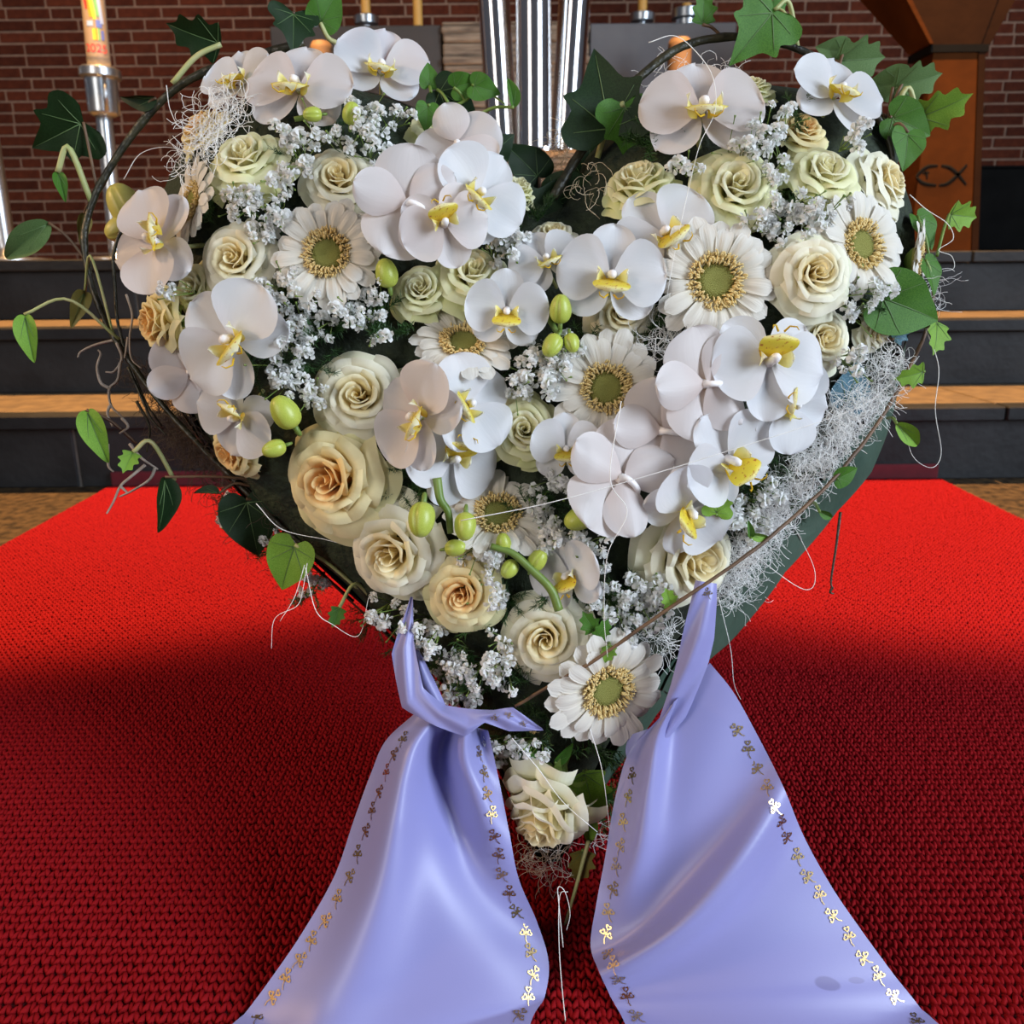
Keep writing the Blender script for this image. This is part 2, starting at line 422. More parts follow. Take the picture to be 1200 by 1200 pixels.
tag(MB().lathe([(.03, 0), (.05, .006), (.052, .02), (.02, .028)], 24).build('steel_dish', M['galv'], None, True, mw=Matrix.Translation((p.x, ALY+.14, ALZ))), 'small empty steel dish on the altar beside the steel tubes', 'dish')
def pillar_candle(px, py, label, rad):
    p = at_y(px, py, ALY-.28)
    e = tag(empty('pillar_candle', Matrix.Translation((p.x, ALY-.28, PLAT))), label, 'candle', 'tall pillar candles before the altar')
    hh = p.z-PLAT
    MB().lathe([(rad*2.2, 0), (rad*2.2, .012), (rad*.7, .02), (rad*.7, hh*.72), (rad*1.3, hh*.72+.01), (rad*1.3, hh*.72+.022)], 24).build('stand', M['galv'], e, True)
    MB().lathe([(rad, hh*.72+.02), (rad, hh-.02), (rad*.8, hh-.004), (rad*.3, hh)], 24).build('wax', M['tan_wax'], e, True)
pillar_candle(797, 44, 'thick pillar candle with amber top in front of the grey slab', .043)
pillar_candle(376, 48, 'round-topped pillar candle before the dark altar slab', .040)

# polished steel tube stand
TY = 2.55
p0 = at_y(628, 178, TY)
ts = tag(empty('steel_tube_stand', Matrix.Translation((p0.x, TY, PLAT))), 'polished steel stand of three upright tubes on a round plate', 'stand')
zp = p0.z-PLAT
MB().lathe([(.16, 0), (.16, .010), (.02, .016), (.016, zp-.01), (.088, zp-.006), (.088, zp+.004), (.01, zp+.005)], 40).build('foot_plate', M['steel'], ts, True)
for pxc, pxb, dy, rr in ((579, 590, .02, .047), (625, 626, -.03, .052), (673, 662, .02, .047)):
    t = at_y(pxc, 0, TY+dy); bt = at_y(pxb, 172, TY+dy)
    d = (t-bt)
    tb = MB().tube([Vector((bt.x-p0.x, dy, zp+.004)) + Vector((d.x, 0, d.z))*k_ for k_ in (0, .004, .3, .7, 1.346, 1.35)], rr, 40)
    o = tb.build('tube', M['steel'], ts, True)
    for pg in o.data.polygons:
        if len(pg.vertices) > 8: pg.use_smooth = False

# paschal candle on its stand
PY = 2.62
pt = at_y(109, 0, PY); pb = at_y(121, 82, PY); pl = at_y(134, 262, PY)
pc = tag(empty('paschal_candle', Matrix.Translation((pl.x, PY, PLAT))), 'tall painted Easter candle dated 2025 on a tubular steel stand', 'candle')
def rel(p): return (p.x-pl.x, p.y-PY, p.z-PLAT)
def along(px, py): return Vector(rel(at_y(px, py, PY)))
base = along(136, 290); base = Vector((base.x, 0, 0)); axis = (along(109, 0)-base).normalized()
def on_axis(py):
    lo, hi = 0.0, 3.0
    for _ in range(40):
        m_ = (lo+hi)/2; q = base+axis*m_ + Vector((pl.x, PY, PLAT))
        if px_of(q)[1] > py: lo = m_
        else: hi = m_
    return lo
sc_ = (at_y(150, 80, PY)-at_y(100, 80, PY)).length/50
def seg(prof, name, mt, n=28):
    q = axis.to_track_quat('Z', 'Y').to_matrix().to_4x4()
    return MB().lathe(prof, n).build(name, mt, pc, True, mw=Matrix.Translation(base) @ q)
z82, z92, z133, z78, z0 = (on_axis(v) for v in (80, 92, 134, 79, -60))
seg([(.10, .0), (.10, .008), (9.2*sc_, .014), (9.2*sc_, z133)], 'stand_tube', M['galv'])
seg([(12*sc_, z133-.006), (16.5*sc_, z133), (17.5*sc_, z92), (22.5*sc_, z92+.002), (22.5*sc_, z82-.004), (20*sc_, z82), (14*sc_, z82)], 'clamp_cup', M['galv'])
for a in (-.9, .9, 2.6):
    q = axis.to_track_quat('Z', 'Y').to_matrix().to_4x4()
    MB().tube([(17.5*sc_*math.cos(a-1.57), 17.5*sc_*math.sin(a-1.57), z133+.004), (17.5*sc_*math.cos(a-1.57), 17.5*sc_*math.sin(a-1.57), z92)], 2.6*sc_, 8).build('clamp_rib', M['galv'], pc, True, mw=Matrix.Translation(base) @ q)
cr = 12.6*sc_
seg([(cr, z82-.002), (cr, z0+.25), (cr*.8, z0+.256)], 'wax', M['wax'], 40)
# painted band: curved colour strips and the red year, all laid on the wax cylinder
qa = axis.to_track_quat('Z', 'Y').to_matrix().to_4x4()
Mc = Matrix.Translation(base) @ qa
cv = Mc.inverted() @ (CAM - Vector((pl.x, PY, PLAT)))
a_front = math.atan2(cv.y, cv.x)
def patch(name, a0, a1, zz0, zz1, mt, skew=0):
    v, f = [], []
    n = 6
    for i in range(n+1):
        for k in range(5):
            t = i/n; a = a_front + (a0+(a1-a0)*t) + skew*k/4
            v.append(((cr+.0006)*math.cos(a), (cr+.0006)*math.sin(a), zz0+(zz1-zz0)*k/4))
    for i in range(n):
        for k in range(4):
            q = i*5+k; f.append((q, q+5, q+6, q+1))
    return ob(name, mesh(name, v, f, [mt]), pc, Mc)
zy = on_axis
for k, (c, a0, a1, s0, s1, sk) in enumerate([
    ('orange', -.45, -.15, 24, -20, -.5), ('yellow', -.15, .12, 26, -20, -.45), ('red', -.75, -.45, 14, -20, -.4), ('green', .12, .40, 22, -20, -.35),
    ('sky', .42, .75, 30, -20, -.3), ('blue', .05, .55, 35, 26, 0), ('sky', -.75, -.2, 34, 28, 0),
    ('yellow', -.30, -.08, 50, 37, 0), ('orange', -.08, .12, 50, 36, 0), ('green', .12, .30, 50, 36, 0), ('blue', .42, .66, 49, 38, 0)]):
    patch('paint_stroke', a0, a1, zy(s0), zy(s1), M['paint_'+c], sk)
fc = bpy.data.curves.new('year', 'FONT'); fc.body = '2025'; fc.size = 1; fc.align_x = 'CENTER'
fo = bpy.data.objects.new('year_text', fc); COL.objects.link(fo)
dg = bpy.context.evaluated_depsgraph_get(); dg.update()
tm = bpy.data.meshes.new_from_object(fo.evaluated_get(dg)); bpy.data.objects.remove(fo)
ht = (zy(54)-zy(64))/.72
for v in tm.vertices:
    a = a_front + v.co.x*ht/cr*1.0 - .12; zz = zy(64) + v.co.y*ht
    v.co = ((cr+.0009)*math.cos(a), (cr+.0009)*math.sin(a), zz)
tm.materials.clear(); tm.materials.append(M['paint_red'])
ob('year_lettering', tm, pc, Mc)['label'] = 'red painted year 2025'
# second stand just inside the frame edge
p = at_y(-9, 262, PY)
e = tag(empty('steel_pole', Matrix.Translation((p.x, PY+.05, PLAT))), 'slim steel pole at the photo edge beside the Easter candle', 'pole')
MB().lathe([(.13, 0), (.13, .01), (.03, .016), (.030, .75)], 24).build('tube', M['galv'], e, True)
MB().lathe([(.045, .75), (.05, .76), (.05, .80), (.04, .81)], 24).build('collar', M['galv'], e, True)

# rust-brown lectern with the fish sign
LY = 2.62
lec = tag(empty('lectern', Matrix.Translation((at_y(1107, 200, LY).x, LY, PLAT))), 'rust-brown lectern with a fish symbol cut in its post', 'lectern')
lx = lec.location.x
def lp(px, py, dy=0):
    q = at_y(px, py, LY+dy); return (q.x-lx, dy, q.z-PLAT)
def frustum(name, bl, br, tl, tr, z0, z1, d0, d1, mt, y0=0):
    v = [(bl, y0, z0), (br, y0, z0), (br, d0, z0), (bl, d0, z0), (tl, y0, z1), (tr, y0, z1), (tr, d1, z1), (tl, d1, z1)]
    f = [(0,3,2,1), (4,5,6,7), (0,1,5,4), (1,2,6,5), (2,3,7,6), (3,0,4,7)]
    return ob(name, mesh(name, v, f, [mt], False), lec)
a, b_ = lp(1066, 292), lp(1138, 292); c, d = lp(1094, 62), lp(1146, 60)
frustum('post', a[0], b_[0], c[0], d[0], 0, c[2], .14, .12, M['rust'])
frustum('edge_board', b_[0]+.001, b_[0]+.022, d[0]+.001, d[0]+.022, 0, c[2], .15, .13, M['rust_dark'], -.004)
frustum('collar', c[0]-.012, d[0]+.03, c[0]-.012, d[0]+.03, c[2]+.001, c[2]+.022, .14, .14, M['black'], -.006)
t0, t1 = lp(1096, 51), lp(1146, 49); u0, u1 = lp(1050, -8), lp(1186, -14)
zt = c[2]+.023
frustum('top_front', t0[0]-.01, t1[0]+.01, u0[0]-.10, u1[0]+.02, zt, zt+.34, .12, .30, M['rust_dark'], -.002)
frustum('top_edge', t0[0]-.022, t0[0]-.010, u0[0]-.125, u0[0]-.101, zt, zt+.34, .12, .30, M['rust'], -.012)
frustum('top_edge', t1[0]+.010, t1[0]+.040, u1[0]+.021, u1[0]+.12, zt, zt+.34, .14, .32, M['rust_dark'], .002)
# the fish: two arcs as thin dark inlays with gaps, plus the small cross inside
def inlay(pts, r=.0055):
    v, f = [], []
    P3 = [Vector((lp(x, y)[0], -.0012, lp(x, y)[2])) for x, y in pts]
    P3 = spline(P3, 14)
    for i, p in enumerate(P3):
        t = (P3[min(i+1, 13)]-P3[max(i-1, 0)]).normalized(); n_ = Vector((-t.z, 0, t.x))
        w = r*(.55+.45*math.sin(PI*min(1, max(0, i/13))))
        v += [p+n_*w, p-n_*w, p+n_*w+Vector((0, .004, 0)), p-n_*w+Vector((0, .004, 0))]
    for i in range(13):
        q = i*4; f += [(q, q+1, q+5, q+4), (q, q+4, q+6, q+2), (q+1, q+3, q+7, q+5)]
    o = ob('fish_inlay', mesh('fish_inlay', v, f, [M['black']]), lec)
inlay([(1074, 207), (1080, 200), (1088, 195), (1099, 194)])
inlay([(1103, 194), (1112, 196), (1121, 203), (1132, 216)])
inlay([(1074, 207), (1079, 213), (1087, 216), (1097, 217)])
inlay([(1100, 217), (1110, 215), (1121, 206), (1133, 193)])
inlay([(1084, 201), (1086, 206), (1086, 210)], .003)
inlay([(1081, 203), (1085, 202), (1089, 202)], .003)
# black cabinet by the wall
e = tag(empty('black_cabinet', Matrix.Translation((at_y(1172, 250, 3.6).x, 3.6, PLAT))), 'plain black cabinet against the brick wall beside the lectern', 'cabinet')
w0 = at_y(1140, 250, 3.6).x-e.location.x; zt = at_y(1170, 194, 3.6).z-PLAT
MB().box(w0, w0+.62, 0, .45, .02, zt-.012, .004).build('body', M['black'], e)
MB().box(w0-.004, w0+.624, -.006, .45, zt-.011, zt, .003).build('top_panel', M['black'], e)
MB().box(w0+.01, w0+.61, .02, .44, 0, .02).build('plinth', M['black'], e)

# ------------------------------------------------------------------ heart form (plane coordinates: frame pixels on the heart's plane)
D0 = .594                       # distance of the heart's plane along the view axis; it leans back by the same 14 degrees
PXM = D0/F                      # metres per pixel on that plane
OUT = [(640,240),(685,178),(745,125),(825,100),(915,98),(990,120),(1042,170),(1070,240),(1075,318),(1060,395),(1026,465),(972,540),(905,620),
       (838,700),(770,790),(712,885),(668,975),(645,1024),(622,980),(584,900),(530,815),(460,742),(392,680),(325,616),(265,550),(217,480),
       (186,400),(174,320),(184,240),(216,172),(268,122),(340,98),(420,102),(495,128),(558,170),(608,214)]
OUT = [tuple(p) for p in spline([(x, y, 0) for x, y in OUT+[OUT[0]]], 145)][:-1]
OUT = [(p[0], p[1]) for p in OUT]
def sdist(x, y):
    """signed distance to the outline, positive inside"""
    best = 1e18; ins = False; n = len(OUT); j = n-1
    for i in range(n):
        x1, y1 = OUT[j]; x2, y2 = OUT[i]
        if (y1 > y) != (y2 > y) and x < (x2-x1)*(y-y1)/(y2-y1)+x1: ins = not ins
        dx, dy = x2-x1, y2-y1; L = dx*dx+dy*dy
        t = 0 if L == 0 else max(0, min(1, ((x-x1)*dx+(y-y1)*dy)/L))
        q = (x-x1-t*dx)**2+(y-y1-t*dy)**2
        if q < best: best = q
        j = i
    return math.sqrt(best)*(1 if ins else -1)
DOME, RIM = .070, 170.0
def height(x, y):
    d = sdist(x, y)
    if d <= 0: return max(-.05, d*PXM*1.1)
    t = 1-min(d/RIM, 1); return DOME*math.sqrt(max(0, 1-t*t))
def onto(x, y, lift=0.0):
    """frame position -> (depth, facing in camera axes) on the domed heart"""
    w = .03
    for _ in range(6):
        k = (D0-w-lift)/D0
        X, Y = CX+(x-CX)*k, CY+(y-CY)*k
        w = height(X, Y)
    e = 9.0
    gx = (height(X+e, Y)-height(X-e, Y))/(2*e*PXM); gy = (height(X, Y+e)-height(X, Y-e))/(2*e*PXM)
    n = Vector((-gx, gy, 1.0))
    m = math.hypot(n.x, n.y)
    if m > .75: n.x *= .75/m; n.y *= .75/m
    return D0-w-lift, n.normalized()
def H3(X, Y, w):
    """plane position and height -> world"""
    return CAM + RC @ Vector(((X-CX)*PXM, -(Y-CY)*PXM, -(D0-w)))
heart = tag(empty('heart_wreath', Matrix.Translation(H3(645, 1030, 0))), 'large heart-shaped funeral wreath base wrapped in dark green leaves', 'wreath')
ho = heart.location.copy()
cen = (628, 480); NR = 22
v, f = [], []
for k in range(NR+1):
    for (x, y) in OUT:
        t = k/NR; X, Y = x+(cen[0]-x)*t, y+(cen[1]-y)*t
        w = height(X, Y)-.012 + .006*mnoise.noise(Vector((X*.03, Y*.03, 0)))
        v.append(H3(X, Y, w)-ho)
n = len(OUT)
for k in range(NR):
    for i in range(n):
        j = (i+1) % n; f.append((k*n+i, k*n+j, (k+1)*n+j, (k+1)*n+i))
ob('moss_body', mesh('moss_body', v, f, [M['moss']]), heart)
def flare(x, y):
    a = max(0, min(1, (x-660)/160))*max(0, min(1, (y-380)/140))
    return 10+38*a
def outn(i):
    (x0, y0), (x1, y1) = OUT[i-1], OUT[(i+1) % n]; t = Vector((x1-x0, y1-y0)).normalized(); return (t.y, -t.x)
v, f = [], []
for k, (ex, w) in enumerate(((0, -.006), (.5, -.012), (1, -.028), (1.0, -.048), (.7, -.052))):
    for i, (x, y) in enumerate(OUT):
        nx_, ny_ = outn(i); e = flare(x, y)*ex
        p = H3(x+nx_*e, y+ny_*e, w); p.z = max(p.z, .013); v.append(p-ho)
c = len(v); v.append(H3(cen[0], cen[1], -.052)-ho)
for k in range(4):
    for i in range(n):
        j = (i+1) % n; f.append((k*n+i, (k+1)*n+i, (k+1)*n+j, k*n+j))
for i in range(n): f.append((4*n+i, c, 4*n+(i+1) % n))
ob('foam_tray', mesh('foam_tray', v, f, [M['clad_dark']]), heart)
# overlapping leaf sheets clad the sides
def arc_i(x, y): return min(range(n), key=lambda i: (OUT[i][0]-x)**2+(OUT[i][1]-y)**2)
def clad(i0, i1, mt, lift=.0):
    v, f = [], []; m = 14
    for a in range(m+1):
        t = a/m; fi = i0+(i1-i0)*t; ii = int(math.floor(fi)); u = fi-ii
        (xa, ya), (xb, yb) = OUT[ii % n], OUT[(ii+1) % n]; x, y = xa+(xb-xa)*u, ya+(yb-ya)*u
        nx_, ny_ = outn(ii % n); wid = max(.06, math.sin(PI*(.04+.92*t)))**.5
        for b in range(6):
            s = .5+(b/5-.5)*wid; e = flare(x, y)*(.05+1.12*s)+3+lift*900+2.2*math.sin(b*1.3+a*.5)*.4 - 2.5*math.exp(-((s-.5)/.08)**2)
            p = H3(x+nx_*e, y+ny_*e, -.001-.022*s+lift); p.z = max(p.z, .0145); v.append(p-ho)
    for a in range(m):
        for b in range(5):
            q = a*6+b; f.append((q, q+1, q+7, q+6))
    ob('clad_leaf', mesh('clad_leaf', v, f, [mt]), heart)
ir, it, il = arc_i(1060, 395), arc_i(645, 1024), arc_i(186, 400)
NL = 7; Lr = (it-ir)/NL
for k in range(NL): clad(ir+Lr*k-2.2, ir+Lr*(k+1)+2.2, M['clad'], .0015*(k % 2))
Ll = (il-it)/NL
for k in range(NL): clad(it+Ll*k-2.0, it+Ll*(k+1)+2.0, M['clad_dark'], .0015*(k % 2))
# wire prop behind the wreath
for sx in (470, 800):
    a = H3(sx, 430, -.05); MB().tube([a-ho, Vector((a.x, a.y+.16, .012))-ho], .004, 8).build('prop_wire', M['black'], heart, True)

# ------------------------------------------------------------------ flower building blocks
def frame(fc, roll):
    z = Vector(fc).normalized(); up = Vector((-math.sin(roll), math.cos(roll), 0))
    y = up-z*up.dot(z)
    if y.length < 1e-3: y = Vector((1, 0, 0))-z*z.x
    y.normalize(); x = y.cross(z)
    return Matrix((x, y, z)).transposed()
def place(x, y, r, tx=0, ty=0, roll=0, lift=0, back=False, zs=1.0, face=None, nk=1.0):
    depth, nn = onto(x, y, lift)
    fc = Vector((nn.x*nk+tx, nn.y*nk+ty, nn.z)) if face is None else Vector(face)
    if back: fc = Vector((tx, ty, -1))
    Rw = RC @ frame(fc, roll)
    s = r*depth/F
    return Matrix.Translation(W(x, y, depth)) @ Rw.to_4x4() @ Matrix.Diagonal((s, s, s*zs, 1)), depth
def grid(fn, ns, nt, mats, name):
    v, uv, f = [], [], []
    for i in range(ns+1):
        for j in range(nt+1):
            s, t = i/ns, 2*j/nt-1
            v.append(fn(s, t)); uv.append(((t+1)/2, s))
    for i in range(ns):
        for j in range(nt):
            q = i*(nt+1)+j; f.append((q, q+1, q+nt+2, q+nt+1))
    return mesh(name, v, f, mats, True, uv)
rr = random.Random(21)
# --- roses: every petal is a cupped sheet around the axis, tucked spirally
def rose_petal(phi, R0, R1, zb, zt, dphi, curl, seed, tuck=.08, wav=.02):
    r_ = random.Random(seed); p1, p2 = r_.uniform(0, 6), r_.uniform(0, 6); notch = r_.uniform(.0, .05)
    def fn(s, t):
        wd = dphi*(.35+.65*math.sin(min(1, s*1.25)*PI/2))*(1-.10*max(0, s-.8)*5*t*t)
        a = phi+wd*t
        rho = R0+(R1-R0)*(s**.75) + curl*(s**5) + tuck*t + wav*math.sin(5*t+p1)*s*s - .05*s*(1-t*t)*0
        z = zb+(zt-zb)*math.sin(s*PI/2*.95) - (zt-zb)*.42*(abs(t)**3.2)*s - curl*.75*(s**7) + wav*math.sin(6*t+p2)*s*s - notch*math.exp(-(t/.18)**2)*s**6
        return (rho*math.cos(a), rho*math.sin(a), z)
    return grid(fn, 10, 16, [M['rose_white']], 'petal')
def rose_set(seed, openness):
    L = []; g = 2.39996; k = 0
    r_ = random.Random(seed)
    for i in range(5):   # heart of the bud
        q = i/5; L.append(('in', rose_petal(k*1.9, .03+.03*q, .07+.16*q, -.35, .40-.03*q, 1.75-.2*q, .012, seed*100+k, .055, .008))); k += 1
    for i in range(8):
        q = i/8; L.append(('in', rose_petal(k*g, .10, .27+.17*q, -.40, .37-.06*q, 1.25-.15*q, .03+.05*q*openness, seed*100+k, .06, .014))); k += 1
    for i in range(8):
        q = i/8; L.append(('mid', rose_petal(k*g, .14, .46+.18*q, -.45, .28-.10*q, 1.02, (.06+.10*q)*openness, seed*100+k, .07, .02))); k += 1
    for i in range(6):
        q = i/6; L.append(('mid', rose_petal(k*g, .16, .62+.16*q, -.48, .14-.14*q, .92, (.14+.10*q)*openness, seed*100+k, .07, .028))); k += 1
    for i in range(5):
        q = i/5; L.append(('out', rose_petal(k*g+r_.uniform(-.2, .2), .18, .74+.12*q, -.52, -.03-.16*q, .95, (.20+.10*q)*openness, seed*100+k, .06, .035))); k += 1
    return L
ROSES = [rose_set(1, 1.0), rose_set(2, .8), rose_set(3, 1.15)]
cb = MB(); cb.lathe([(.04, -1.25), (.05, -.75), (.16, -.62), (.19, -.50), (.10, -.44)], 10)
CALYX = mesh('calyx', cb.v, cb.f, [M['stem_green']])
def sepal_leaf(phi):
    def fn(s, t):
        w = .10*math.sin(PI*min(1, s*.92+.08))*t; r_ = .15+.55*s-.1*s*s; z = -.55+.28*s-.35*s*s
        return (r_*math.cos(phi)-w*math.sin(phi), r_*math.sin(phi)+w*math.cos(phi), z)
    return grid(fn, 6, 2, [M['stem_green']], 'sepal')
SEPALS = [sepal_leaf(2*PI*i/5) for i in range(5)]
FLOWERS = []      # (x, y, short name)
def rose(x, y, r, kind, short, label, tx=0, ty=0, lift=0, var=None, zs=1.0, keep=None):
    mw, depth = place(x, y, r*1.06, tx, ty, rr.uniform(0, 6), lift, zs=zs)
    e = tag(empty('rose', mw), label, 'rose', 'cream and white roses of the heart wreath')
    for part, me in ROSES[var if var is not None else rr.randrange(3)]:
        if keep and part not in keep: continue
        nm = 'rose_'+kind+{'in': '_in', 'mid': '', 'out': '_out'}[part]
        ob('petal', me, e, None, M[nm])
    ob('calyx', CALYX, e)
    for s_ in SEPALS: ob('sepal', s_, e)
    FLOWERS.append((x, y, short, r))
# --- gerberas
def ray_petal(L, w, z0, rise, seed):
    r_ = random.Random(seed); droop = r_.uniform(.02, .12); tw = r_.uniform(-.10, .10); n_ = r_.uniform(.0, .04)
    def fn(s, t):
        prof = (.42+.58*math.sin(min(1, s*1.35)*PI/2))*(1-max(0, (s-.80)/.2)**2.4*.82)
        x = .30+(L-.30)*s - n_*math.exp(-(t/.2)**2)*s**8
        y = w*prof*t + tw*s*s*.3
        z = z0 + rise*math.sin(s*PI*.6) - droop*s**3 + .013*math.cos(t*PI*1.5)*math.sin(min(1, s*1.2)*PI*.8+.2) + tw*t*.12*s
        return (x, y, z)
    return grid(fn, 9, 6, [M['gerbera']], 'petal')
RAYS = [[ray_petal(1.0-.035*(i % 3), .150, -.02, .10, 40+i) for i in range(6)], [ray_petal(.88-.04*(i % 3), .130, .03, .12, 60+i) for i in range(6)],
        [ray_petal(.56-.05*(i % 2), .05, .07, .10, 80+i) for i in range(3)]]
v_, f_ = [], []
db = MB(); db.lathe([(.30, -.05), (.29, .03), (.25, .065), (.18, .08), (.10, .07), (.01, .06)], 28)
for k in range(170):     # phyllotaxis of tiny closed florets
    q = k/170; r0 = .24*math.sqrt(q); a = k*2.39996; h0 = .058+.02*min(1, q*1.6)
    b0 = len(db.v); rad = .010+.003*q
    c0 = Vector((r0*math.cos(a), r0*math.sin(a), h0))
    rad *= 1.35; db.v += [c0+Vector((rad, 0, 0)), c0+Vector((0, rad, 0)), c0+Vector((-rad, 0, 0)), c0+Vector((0, -rad, 0)), c0+Vector((0, 0, .022))]
    db.f += [(b0, b0+1, b0+4), (b0+1, b0+2, b0+4), (b0+2, b0+3, b0+4), (b0+3, b0, b0+4)]
DISC = mesh('disc', db.v, db.f, [M['gerbera_disc']])
fb = MB()
for k in range(300):     # golden anthers curling around the disc
    a = rr.uniform(0, 2*PI); r0 = rr.uniform(.23, .40); hgt = rr.uniform(.05, .12)
    p = Vector((r0*math.cos(a), r0*math.sin(a), .05)); o_ = Vector((math.cos(a+rr.uniform(-.7, .7)), math.sin(a+rr.uniform(-.7, .7)), 0))
    fb.tube([p, p+Vector((0, 0, hgt*.7))+o_*.012, p+Vector((0, 0, hgt))+o_*.040, p+Vector((0, 0, hgt*.85))+o_*.06], [.012, .014, .014, .009], 4)
ANTH = mesh('anthers', fb.v, fb.f, [M['gerbera_ring']])
gs = MB(); gs.tube([(0, 0, -1.3), (0, 0, -.15)], [.06, .08], 8); gs.lathe([(.06, -.26), (.20, -.16), (.30, -.06)], 14)
GSTEM = mesh('flower_stem', gs.v, gs.f, [M['stem_green']])
def gerbera(x, y, r, short, label, tx=0, ty=0, lift=.004, face=None, seed=0):
    mw, depth = place(x, y, r, tx, ty, rr.uniform(0, 6), lift, face=face, nk=.75)
    e = tag(empty('gerbera', mw), label, 'gerbera', 'white gerberas of the heart wreath')
    for ring, cnt, off in ((0, 18, 0), (1, 16, .17)):
        for k in range(cnt):
            a = 2*PI*k/cnt+off+rr.uniform(-.06, .06)
            me = RAYS[ring][rr.randrange(len(RAYS[ring]))]
            ob('petal', me, e, Matrix.Rotation(a, 4, 'Z') @ Matrix.Rotation(rr.uniform(-.10, .06), 4, 'Y') @ Matrix.Scale(rr.uniform(.94, 1.03), 4))
    ob('disc', DISC, e); ob('anthers', ANTH, e, kind='stuff'); ob('flower_stem', GSTEM, e)
    FLOWERS.append((x, y, short, r*.9))
# --- moth orchids
def tepal(ang, L, w, z0, cup, recurve, seed, base=.06, sharp=1.0):
    r_ = random.Random(seed); p1 = r_.uniform(0, 6); ca, sa = math.cos(ang), math.sin(ang)
    def fn(s, t):
        s = math.sin(s*PI/2)**1.0; c_ = .50*sharp
        hw = w*(math.sqrt(max(0.0, 1-((s-c_)/(1-c_))**2)) if s > c_ else .16+.84*math.sin(PI/2*s/c_)**.9)
        a = base+(L-base)*s; b = hw*t
        z = z0 + cup*s - recurve*s*s + .11*(t*t-.4)*math.sin(PI*s) + .04*math.sin(3*t+p1)*s
        return (a*ca-b*sa, a*sa+b*ca, z)
    return grid(fn, 12, 8, [M['orchid']], 'tepal')
def orchid_set(seed, cup=.10):
    r_ = random.Random(seed); D_ = math.radians
    j = lambda q: r_.uniform(-q, q)
    return {'petal': [tepal(D_(14+j(8)), 1.0, .62, .05, cup+.10, .24+j(.06), seed+1), tepal(D_(166+j(8)), 1.0, .62, .05, cup+.08, .22+j(.06), seed+2)],
            'sepal': [tepal(D_(90+j(5)), .98, .42, -.02, cup, .12, seed+3, sharp=1.1), tepal(D_(222+j(6)), .96, .40, -.03, cup-.02, .12, seed+4, sharp=1.1), tepal(D_(318+j(6)), .96, .40, -.03, cup-.02, .12, seed+5, sharp=1.1)]}
ORCH = [orchid_set(100, .08), orchid_set(200, .18), orchid_set(300, .32)]
def lip_mid(s, t):
    w = (.10+.24*math.sin(PI*min(1, s*.8+.12)))*(1-.75*max(0, s-.8)*5*.8)
    return (w*t, -.06-.42*s+.10*s*s, .10+.42*math.sin(s*PI*.62)-.12*t*t*s)
def lip_side(sg):
    def fn(s, t):
        w = .17*math.sin(PI*min(1, s*.85+.12))
        return (sg*(.08+.26*math.sin(s*PI*.55)-.10*s*s), -.10+w*t+.10*s, .10+.34*s-.08*t*t)
    return fn
LIP = grid(lip_mid, 8, 6, [M['lip']], 'lip')
LOBES = [grid(lip_side(1), 6, 5, [M['lip_lobe']], 'lip_lobe'), grid(lip_side(-1), 6, 5, [M['lip_lobe']], 'lip_lobe')]
tb = MB()
for sg in (-1, 1): tb.tube([(sg*.05, -.42, .42), (sg*.12, -.50, .48), (sg*.20, -.48, .55), (sg*.22, -.42, .58)], [.02, .016, .012, .006], 5)
TENDRIL = mesh('lip_tendril', tb.v, tb.f, [M['lip']])
cb = MB(); cb.tube([(0, .02, .02), (0, .0, .14), (0, -.015, .24), (0, -.05, .30), (0, -.09, .31)], [.09, .075, .085, .075, .03], 10)
COLUMN = mesh('column', cb.v, cb.f, [M['column']])
pb = MB(); pb.tube([(0, 0, .05), (0, -.02, -.2), (.03, -.15, -.5), (.08, -.4, -.8)], [.07, .045, .04, .045], 7)
PEDI = mesh('pedicel', pb.v, pb.f, [M['stem_pale']])
pb = MB(); pb.tube(spline([(0, 0, .06), (0, -.01, -.07), (0, -.06, -.12), (.01, -.20, -.11), (.02, -.34, .0), (.03, -.5, .35)], 16), [.085, .08, .075, .07]+[.055]*12, 8)
PEDI_BACK = mesh('pedicel', pb.v, pb.f, [M['column']])
def orchid(x, y, r, short, label, roll=0, tx=0, ty=0, lift=.016, var=None, back=False, warm=False, face=None, drop=()):
    mw, depth = place(x, y, r*1.08, tx, ty, math.radians(roll), lift, back, face=face, nk=.40)
    e = tag(empty('orchid_bloom', mw), label, 'orchid', 'white moth orchids of the heart wreath')
    st = ORCH[var if var is not None else rr.randrange(2)]
    pm = M['orchid_warm'] if warm else M['orchid']
    for i, me in enumerate(st['sepal']):
        if 's%d' % i not in drop: ob('sepal', me, e, Matrix.Translation((0, 0, -.02)), pm)
    for i, me in enumerate(st['petal']):
        if 'p%d' % i not in drop: ob('petal', me, e, None, pm)
    lp_ = ob('lip', LIP, e); [ob('lip_lobe', m_, lp_) for m_ in LOBES]; ob('lip_tendril', TENDRIL, lp_)
    ob('column', COLUMN, e); ob('pedicel', PEDI_BACK if back else PEDI, e)
    FLOWERS.append((x, y, short, r*1.15))

